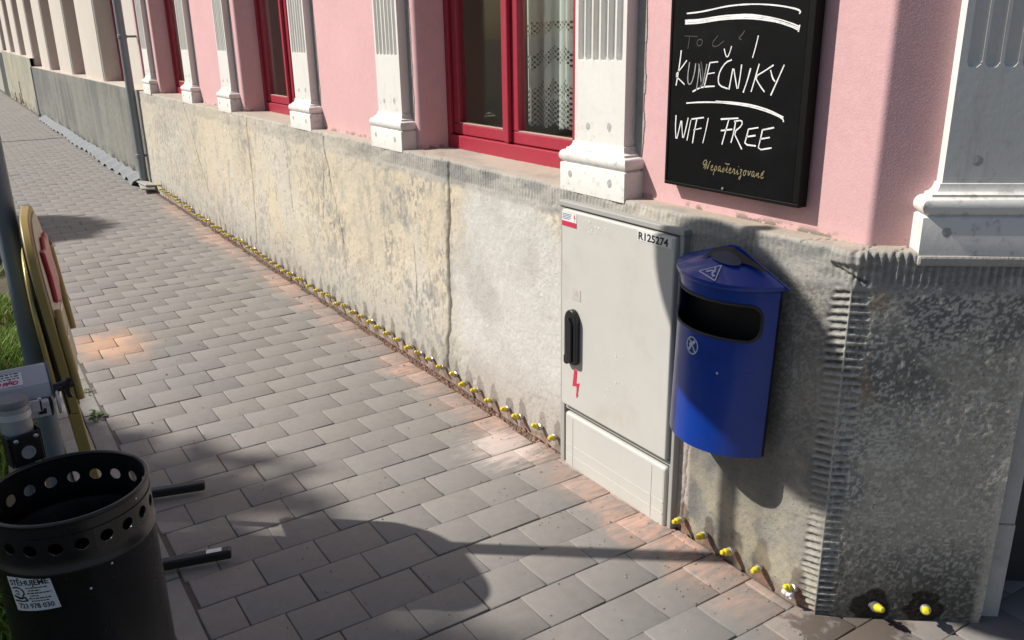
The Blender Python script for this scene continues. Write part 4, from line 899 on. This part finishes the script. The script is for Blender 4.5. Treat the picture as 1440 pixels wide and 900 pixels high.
pens = {t_: simple('chalk_pen', (v_, v_, v_*.99), .8, var=.25, scale=60, dirt=.6, dirtcol=(v_*.35,)*3, dscale=70) for t_, v_ in ((1, .80), (.4, .30), (.25, .055), (0, .045))}
for q_, mb_ in tones.items(): mb_.build(q_[1], pens[q_[0]], panel)
# cursive word in gold
GL = {'N': [(0, .2, .25, 1.1, .55, 1.55, .15, 1.75, -.35, 1.3, -.25, .7, .1, .9), (.55, 1.5, .45, .7, .35, 0), (.5, 1.2, .75, .6, .95, 0, 1.1, .9, 1.2, 1.5, 1.45, 1.6)],
      'e': [(0, .45, .35, .55, .5, .85, .25, 1, .05, .6, .15, .1, .4, 0, .7, .3)], 'p': [(0, .3, .2, .9, .1, .2, 0, -.75), (.15, .7, .4, 1, .6, .6, .45, .1, .15, .05)],
      'a': [(.55, .9, .25, 1, .05, .5, .2, .05, .45, .3, .6, .95, .55, .3, .7, 0, .85, .25)], 's': [(0, .1, .35, .9, .3, 1.0, .5, .4, .35, 0, .05, .1)], 't': [(0, .3, .3, .9, .45, 1.6, .3, .6, .35, .05, .6, .2), (-.35, 1.65, .2, 1.5, .75, 1.62)],
      'r': [(0, .2, .2, 1, .3, .85, .5, .85, .45, .2, .6, 0, .75, .25)], 'i': [(0, .3, .25, .95, .2, .2, .35, 0, .55, .3), (.3, 1.35, .33, 1.45)], 'z': [(0, .9, .3, 1, .5, .9, .1, .3, .4, .25, .45, -.3, .2, -.85, 0, -.5, .5, .1)],
      'o': [(.35, 1, .05, .7, .1, .1, .4, 0, .6, .5, .4, 1, .6, .85, .75, .9)], 'v': [(0, .8, .15, 1, .25, .1, .5, .3, .6, 1, .75, .85)], 'n': [(0, .3, .15, 1, .12, 0, .35, .85, .5, .9, .5, .2, .65, 0, .8, .3)]}
m = MB(); xc = -1.838+2.0; zc_ = 1.2085-1.1; xh = .0165; adv = {'N': 1.55, 'e': .82, 'p': .80, 'a': .95, 's': .72, 't': .72, 'r': .85, 'i': .68, 'z': .75, 'o': .86, 'v': .84, 'n': .92}
xx = xc+.010
for chx in 'Nepasterizovane':
    for gl_ in GL[chx]:
        pts = [(xx+gl_[i]*xh+.15*gl_[i+1]*xh, zc_+gl_[i+1]*xh) for i in range(0, len(gl_), 2)]
        stroke(m, pts, .0021, Tbd, .0004)
    xx += adv[chx]*xh*1.07
stroke(m, [(xx-.006, zc_+.0165), (xx-.001, zc_+.022)], .0022, Tbd, .0004)
m.build('gold_lettering', simple('gold_ink', (.27, .225, .125), .5), panel)
m = MB().lathe([(0, .0025), (.004, .002), (.0045, 0)], (-1.746, BDY-.002, 1.162), (0, -1, 0), 14); m.build('screw', M_steel, brd, True)

# ------------------------------------------------------------------ post, black bin, bag dispenser
M_galv = simple('galvanised_post', (.33, .34, .345), .5, .2, var=.22, scale=26, dirt=.3, dirtcol=(.16, .16, .15), dscale=9)
M_pole = simple('grey_sign_pole', (.13, .165, .19), .42, .2, var=.16, scale=18, dirt=.25, dirtcol=(.09, .10, .11))
PX, PY = -1.97, -1.818
post = thing('steel_post', 'short galvanised steel post with flat cap between black bin and bag dispenser', 'post', (PX, PY, -.02))
MB().tube([(PX, PY, -.02), (PX, PY, .884)], .0305, 24).build('tube', M_galv, post, True)
MB().lathe([(.0315, -.012), (.0322, -.010), (.0322, .0005), (.0305, .0035), (0, .0048)], (PX, PY, .884), n=28).build('cap', simple('cap_grey', (.16, .165, .17), .5, var=.3, scale=40), post, True)
M_bin = simple('black_enamel', (.0105, .0105, .011), .30, var=.25, scale=14, spec=.5, dirt=.22, dirtcol=(.035, .034, .032), dscale=11)
QX, QY, QZ, QR = -1.771, -1.7565, .75, .150
bb = thing('street_litter_bin', 'black open topped round bin with a ring of holes and a mover\'s sticker', 'litter bin', (QX, QY, .20))
NH = 21; hz0, hz1 = .676, .724; hr = .0125; vs = []; fs = []
def qp(an, z, r=QR): return Vector((QX+r*math.cos(an), QY+r*math.sin(an), z))
nn_ = 24
for h_ in range(NH):
    a0 = 2*math.pi*h_/NH; da = 2*math.pi/NH/2; o0 = len(vs)
    for k in range(nn_):
        t = 2*math.pi*k/nn_; cx, cz = math.cos(t), math.sin(t); mxx = max(abs(cx), abs(cz))
        vs.append(qp(a0+da*cx/mxx, (hz0+hz1)/2+(hz1-hz0)/2*cz/mxx)); vs.append(qp(a0+hr*cx/QR, (hz0+hz1)/2+hr*cz))
    for k in range(nn_): j = (k+1) % nn_; fs.append((o0+2*k, o0+2*j, o0+2*j+1, o0+2*k+1))
na = NH*6
def band(zl):
    o0 = len(vs)
    for z, r in zl:
        for k in range(na): vs.append(qp(2*math.pi*(k+.5)/na, z, r))
    for i in range(len(zl)-1):
        for k in range(na): fs.append((o0+i*na+k, o0+i*na+(k+1) % na, o0+(i+1)*na+(k+1) % na, o0+(i+1)*na+k))
band([(hz1, QR), (QZ, QR)])
band([(.20, QR), (.30, QR), (.306, QR+.004), (.312, QR+.004), (.318, QR), (.638, QR), (.643, QR+.0035), (.650, QR+.0035), (.655, QR), (hz0, QR)])
o = MB().add(vs, fs).build('body', M_bin, bb, True, solid=.002)
MB().tube([qp(2*math.pi*k/64, QZ+.001) for k in range(65)], .0048, 10, False).build('rim', M_bin, bb, True)
MB().lathe([(0, 0), (QR-.003, 0)], (QX, QY, .215), n=40).build('floor', M_bin, bb)
dirp = Vector((PX-QX, PY-QY, 0)).normalized(); per = Vector((-dirp.y, dirp.x, 0)); pc = Vector((PX, PY, .782))
def TP(v): return pc+per*v.x-dirp*v.y+Vector((0, 0, v.z))
pl = MB().box(-.030, .030, .031, .036, -.036, .034, TP).box(-.034, -.0305, .0, .034, -.036, .034, TP).box(.0305, .034, .0, .034, -.036, .034, TP).build('lock_plate', M_bin, bb, bevel=.003)
m = MB()
for x_ in (-.020, .020): m.lathe([(.005, 0), (.005, .003), (.003, .004), (0, .004)], TP(Vector((x_, .036, .023))), -dirp, 12)
m.build('bolt', M_steel, pl, True)
MB().lathe([(.014, 0), (.014, .004), (.011, .004), (.011, .001), (0, .001)], TP(Vector((0, .036, -.008))), -dirp, 20).build('lock', M_galv, pl, True)
# sticker towards the camera
sa = math.atan2(-.62, -.05)
M_stk = simple('sticker_paper', (.62, .63, .64), .5, var=.05)
def stick_T(a_c, z_c, rot=0):
    def T(v):
        x, y = v.x*math.cos(rot)-v.y*math.sin(rot), v.x*math.sin(rot)+v.y*math.cos(rot)
        return qp(a_c+x/QR, z_c+y, QR+.0012+v.z)
    return T
SAZ, SZ = R(-40.5), .606
Ts = stick_T(SAZ, SZ, R(8)); sw_, sh_ = .046, .037
vs = []; fs = []; n1 = 12
for hz_ in (0, .0004):
    for j in (0, 1):
        for k in range(n1+1): vs.append(Ts(Vector((-sw_+2*sw_*k/n1, -sh_+2*sh_*j, hz_))))
q_ = n1+1
for k in range(n1): fs += [(2*q_+k, 2*q_+k+1, 3*q_+k+1, 3*q_+k), (k, k+1, 2*q_+k+1, 2*q_+k), (q_+k, q_+k+1, 3*q_+k+1, 3*q_+k)]
stk = MB().add(vs, fs).build('sticker', M_stk, bb)
text_mb('STĚHUJEME', .0165, lambda v: Ts(Vector((v.x, .0195+v.y, .0008+v.z))), .0002, (.98, 1), 'CENTER', offset=.0002).build('sticker_heading', M_ink, stk)
text_mb('723 978 030', .0150, lambda v: Ts(Vector((v.x, -.031+v.y, .0008+v.z))), .0002, (.98, 1), 'CENTER', offset=.0001).build('phone_number', M_ink, stk)
m = MB()
for i, (a_, b_) in enumerate(((-.008, .036), (-.004, .020), (-.008, .040), (-.004, .014), (-.008, .036), (-.004, .030))):
    z_ = .0135-i*.0058; x_ = a_
    while x_ < b_:
        l_ = random.uniform(.003, .008); stroke(m, [(x_, z_), (min(x_+l_, b_), z_)], .0022, lambda v: Ts(v+Vector((0, 0, .0007))), .0002); x_ += l_+.0018
m.build('sticker_print', M_ink, stk)
m = MB()
for pts_, w_ in (([(-.040, .012), (-.030, .016), (-.018, .012), (-.014, .002), (-.020, -.004)], .003), ([(-.036, .006), (-.030, .008), (-.026, .004)], .002), ([(-.040, -.004), (-.028, -.010), (-.016, -.006), (-.012, -.014)], .0045), ([(-.042, -.014), (-.026, -.016), (-.012, -.014)], .003), ([(-.034, .001), (-.026, -.001)], .002)):
    stroke(m, pts_, w_, lambda v: Ts(v+Vector((0, 0, .0007))), .0002)
m.build('sticker_drawing', M_ink, stk)
m = MB()
for a_, z_ in ((R(17), .636), (R(47), .737), (R(0), .60)): m.lathe([(0, .0006), (.0022, .0003), (.0025, 0)], qp(a_, z_, QR+.0008), (math.cos(a_), math.sin(a_), 0), 8)  # white dots; the first is a reflected glint painted on the enamel
m.build('glint_fleck', M_labw, bb)

# bag dispenser behind the post
M_disp = simple('dispenser_grey', (.42, .43, .445), .5, var=.08, scale=20)
M_displ = simple('dispenser_light', (.52, .53, .54), .45, .2, var=.08)
ds = thing('bag_dispenser', 'grey metal bag dispenser with hood and white notice strapped to the post', 'dispenser', (-2.10, -1.80, .83))
sec = [(-2.115, .848), (-2.115, .880), (-2.100, .908), (-2.076, .918), (-2.036, .884), (-2.030, .850)]
TD = lambda v: Vector((v.x, v.z, v.y))
MB().prism(sec, -2.10, -1.737, TD).build('hood', M_disp, ds, bevel=.004)
MB().prism([(-2.118, .846), (-2.118, .882), (-2.101, .911), (-2.076, .921), (-2.034, .886), (-2.027, .846)], -1.7365, -1.7335, TD).build('hood_end', simple('dispenser_dark', (.10, .105, .11), .5), ds, bevel=.001)
m = MB().box(-2.112, -2.026, -2.09, -1.74, .806, .8475); m.build('tray', simple('tray_dark', (.035, .036, .038), .6), ds, bevel=.006)
m = MB().box(-2.024, -2.002, -2.09, -1.748, .842, .853).box(-2.006, -2.002, -2.09, -1.748, .818, .842); m.build('rail', M_displ, ds, bevel=.002)
MB().box(-2.0015, -2.0005, -1.772, -1.756, .826, .838).build('rail_slot', M_black, ds)
m = MB().lathe([(0, 0), (.024, 0), (.026, .002), (.026, .005), (0, .006)], (-2.022, -1.732, .838), (0, 1, 0), 24); m.build('end_plate', M_displ, ds, True)
m = MB().tube([(-2.045, -1.735, .862), (-2.05, -1.692, .868)], .0105, 14); m.build('shaft', M_black, ds, True)
vs = []; fs = []
for k in range(9):
    t = R(-62+k*15.5)
    for yy in (-1.700, -1.690): vs.append((-2.05+.030*math.sin(t)+.012, yy-.012*math.cos(t), .862+.036*math.sin(t)))
for k in range(8): fs.append((2*k, 2*k+2, 2*k+3, 2*k+1))
MB().add(vs, fs).build('knob_plate', M_black, ds, True, solid=.004)
m = MB().lathe([(.0312, 0), (.0326, 0), (.0326, .0145), (.0312, .0145)], (PX, PY, .846), n=28); m.build('strap', M_displ, ds, True)
m = MB().box(-1.992, -1.985, -1.800, -1.762, .838, .866).box(-2.003, -1.985, -1.769, -1.762, .838, .866); m.build('strap_tab', M_displ, ds, bevel=.002)
MB().lathe([(0, .006), (.005, .006), (.006, 0)], (-1.985, -1.786, .853), (1, 0, 0), 12).build('bolt', M_steel, ds, True)
fa = Vector((-2.076, 0, .918)); fb = Vector((-2.036, 0, .884)); fd = (fb-fa).normalized(); fn = Vector((-fd.z, 0, fd.x)); fn = fn if fn.z > 0 else -fn
Tl = lambda v: Vector((0, -1.792-v.x, 0))+fb-fd*.012+fd*(v.y)+fn*(v.z+.0008)+Vector((0, 0, 0))
lb = MB().prism([(-.004, -.026), (.125, -.026), (.125, .006), (-.004, .006)], 0, .0004, Tl).build('notice', M_labw, ds)
text_mb('Chybí sáčky?', .0125, lambda v: Tl(Vector((v.x+.004, v.y-.006, v.z+.0008))), .0002, (1, 1), offset=.0007, shear=.2).build('red_notice_text', M_redink, lb)
m = MB()
for i in range(3):
    x_ = .002
    while x_ < .10: l_ = random.uniform(.004, .010); stroke(m, [(x_, -.0125-.006*i), (x_+l_, -.0125-.006*i)], .0025, lambda v: Tl(v+Vector((0, 0, .0006))), .0002); x_ += l_+.0025
m.build('small_print', M_ink, lb)

# ------------------------------------------------------------------ road sign whose pole stands by the kerb
SX, SY = -2.974, -1.727
rs = thing('road_sign', 'tall blue grey sign pole standing in the grass strip beside the golden board', 'road sign', (SX, SY, -.02))
MB().tube([(SX, SY, -.05), (SX, SY, 3.10)], .031, 24).build('pole', M_pole, rs, True)
dh = Vector((math.cos(SUN_AZ), math.sin(SUN_AZ), 0)); cs_ = Vector((SX, SY, 2.79))-dh*.045+Vector((dh.y, -dh.x, 0))*.066
MB().lathe([(0, 0), (.295, 0), (.302, .004), (.302, .022), (.293, .024), (0, .024)], cs_, tuple(-dh), 64).build('disc', simple('sign_white', (.75, .75, .75), .4), rs, True)
MB().lathe([(.23, .0245), (.23, .026), (.292, .026), (.292, .0245)], cs_, tuple(-dh), 64).build('red_ring', simple('sign_red', (.45, .02, .02), .4), rs, True)
m = MB()
for z in (2.60, 2.88): m.lathe([(.033, -.015), (.037, -.013), (.037, .013), (.033, .015)], (SX, SY, z), n=24)
m.build('clamp', M_steel, rs, True)

# ------------------------------------------------------------------ golden folding board leaning at the kerb
al = R(6.2); ub = Vector((-math.cos(al), math.sin(al), 0)); nb = Vector((math.sin(al), math.cos(al), 0)); B0 = Vector((-2.53, -1.612, 0))
vb = (Vector((0, 0, 1))-nb*.0753).normalized()
M_gold = simple('gold_metal', (.44, .34, .10), .36, .35, var=.15, scale=20)
M_goldd = simple('gold_lacquer', (.30, .22, .065), .45, .08, var=.18, scale=14)
M_bpan = simple('board_panel', (.42, .37, .27), .5, var=.15, scale=8)
ab = thing('folding_board', 'golden arched folding advert board with red shield and black feet by the kerb', 'advert board', (-2.79, -1.60, 0))
TB = lambda v: B0+ub*v.x+vb*v.y+nb*v.z
def arch(w0, w1, h0, h1, rc, n=10):
    out = [(w0, h0), (w1, h0)]
    out += [(w1-rc+rc*math.cos(t), h1-rc*.9+rc*.9*math.sin(t)) for t in np.linspace(0, math.pi/2, n)]
    out += [(w0+rc+rc*math.cos(t), h1-rc*.9+rc*.9*math.sin(t)) for t in np.linspace(math.pi/2, math.pi, n)]
    return out
W_, H_ = .53, 1.145
MB().prism(arch(0, W_, .60, H_, .20), -.024, 0, TB).build('front_leaf', M_goldd, ab, True, bevel=.004)
MB().box(0, .022, .03, .599, -.024, 0, TB).build('leg', M_goldd, ab, bevel=.003)
MB().box(W_-.035, W_-.013, .03, .62, -.075, -.051, TB).build('leg', M_goldd, ab, bevel=.003)
MB().prism(arch(.006, W_-.006, .60, H_-.02, .195), -.030, -.0245, TB).build('hinge_gap', M_black, ab)
MB().prism(arch(.0, W_, .66, H_-.10, .22), -.044, -.0305, lambda v: TB(v+Vector((0, 0, -.02*(1-v.y/1.1))))).build('back_leaf', M_gold, ab, True, bevel=.004)
MB().prism(arch(.02, W_-.02, .62, H_-.018, .19), .0004, .004, TB).build('front_panel', M_bpan, ab)
for rod in ([(.012, .64), (.012, .84), (.02, .875), (.05, .89)], [(W_-.012, .70), (W_-.012, .95), (W_-.022, .985), (W_-.055, 1.0)]):
    MB().tube([TB(Vector((a_, b_, .011))) for a_, b_ in rod], .011, 10).build('frame_rod', M_goldd, ab, True)
sh = [(.11, .90), (.19, .885), (.265, .86), (.34, .885), (.42, .90), (.395, .97), (.42, 1.05), (.33, 1.04), (.265, 1.065), (.20, 1.04), (.11, 1.05), (.135, .97)]
MB().prism(sh, .0045, .018, TB).build('red_shield', simple('shield_red', (.34, .012, .03), .35, var=.1), ab, bevel=.006)
m = MB()
for pts_ in ([(.12, .82), (.2, .80), (.3, .83), (.42, .81)], [(.15, .74), (.22, .77), (.3, .73), (.40, .75)]): stroke(m, pts_, .012, lambda v: TB(v+Vector((0, 0, .005))))
m.build('pale_lettering', M_labw, ab)
def foot(p, q, lab=False):
    p, q = Vector(p), Vector(q); d_ = (q-p).normalized(); s_ = Vector((-d_.y, d_.x, 0)); L = (q-p).length
    T = lambda v: p+d_*v.x+s_*v.y+Vector((0, 0, v.z+.0+.010*v.x/L))
    f = MB().box(0, L, -.017, .017, .008, .040, T).build('foot', M_black, ab, bevel=.006)
    if lab: MB().box(L-.075, L-.028, -.010, .012, .0402, .0406, T).build('foot_label', M_labw, f)
    return f
foot((-2.63, -1.78, 0), (-2.490, -1.312, 0), True); foot((-3.12, -1.68, 0), (-2.985, -1.270, 0))

# ------------------------------------------------------------------ weeds by the kerb
M_weed = simple('weed_green', (.06, .12, .03), .6, var=.4, scale=40)
def weed(p, n, s_, label):
    m = MB()
    for i in range(n):
        a_ = random.uniform(0, 6.28); l = random.uniform(.4, 1)*s_; w_ = l*.22; d_ = Vector((math.cos(a_), math.sin(a_), 0)); q = Vector((-d_.y, d_.x, 0)); c = Vector(p)+Vector((random.gauss(0, s_*.5), random.gauss(0, s_*.25), 0)); hz_ = random.uniform(.2, .6)*l
        m.add([c, c+d_*l*.5+q*w_+Vector((0, 0, hz_)), c+d_*l+Vector((0, 0, hz_*.8)), c+d_*l*.5-q*w_+Vector((0, 0, hz_))], [(0, 1, 2, 3)])
    o = m.build('weed', M_weed); tag(o, label, 'weed', 'weeds in the kerb joint')
weed((-3.97, -1.505, 0), 26, .05, 'small green weed sprouting from the kerb joint beside the golden board')
weed((-4.30, -1.50, 0), 12, .035, 'tiny green weed farther along the kerb joint')

# ------------------------------------------------------------------ street trees across the road (their shade falls on the pavement)
M_bark = simple('bark', (.11, .085, .065), .95, var=.4, scale=12, bump=.8, bscale=25)
M_leaf = leaf_mat('tree_leaves', True)
def tree(x, y, h, rad, seed, label, nl=8000, flat=.8):
    rg = np.random.default_rng(seed); rnd = random.Random(seed)
    t = thing('street_tree', label, 'tree', (x, y, -.1), 'street trees across the road')
    m = MB(); top = Vector((x, y, h)); m.tube([(x, y, -.15), (x+.05, y, h*.35), (x, y+.05, h*.75), (x, y, h)], [.22, .17, .12, .05], 10)
    lobes = []
    for i in range(13):
        a_ = i*2.4; r_ = rad*rnd.uniform(.25, .72); zc = h+rad*flat*rnd.uniform(-.55, .75); c = Vector((x+r_*math.cos(a_), y+r_*math.sin(a_), zc)); lobes.append((c, rad*rnd.uniform(.30, .46)))
        b0 = Vector((x, y, h*rnd.uniform(.55, .85))); m.tube([b0, b0.lerp(c, .5)+Vector((0, 0, .15)), c], [.075, .045, .015], 7)
    m.build('trunk', M_bark, t, True)
    P = []
    for c, r_ in lobes:
        n = nl//len(lobes); d = rg.normal(size=(n, 3)); d /= np.linalg.norm(d, axis=1)[:, None]; P.append(np.array(c)+d*(r_*rg.random(n)**.38)[:, None]*np.array([1, 1, .8]))
    P = np.concatenate(P); n = len(P); a1 = rg.normal(size=(n, 3)); a1 /= np.linalg.norm(a1, axis=1)[:, None]; b1_ = np.cross(a1, rg.normal(size=(n, 3))); b1_ /= np.linalg.norm(b1_, axis=1)[:, None]
    s_ = rg.uniform(.07, .15, n)[:, None]; V = np.stack([P-a1*s_, P+b1_*s_*.55, P+a1*s_, P-b1_*s_*.55], 1).reshape(-1, 3)
    tn = rg.random(n)[:, None]; cc = lerp(np.array([[.035, .075, .02]]), np.array([[.085, .15, .035]]), tn)
    np_mesh('crown', V, np.arange(n*4).reshape(-1, 4), M_leaf, t, np.repeat(cc, 4, 0), smooth=False)
tree(-9.55, -10.47, 8.0, 2.5, 3, 'leafy street tree across the road, opposite the lace curtained window', 17000)
tree(-7.2, -10.72, 8.0, 2.4, 5, 'leafy street tree across the road, nearest the corner of the house', 15000)
tree(-15.2, -10.2, 8.0, 2.1, 8, 'leafy street tree across the road, opposite the cream house', 12000)
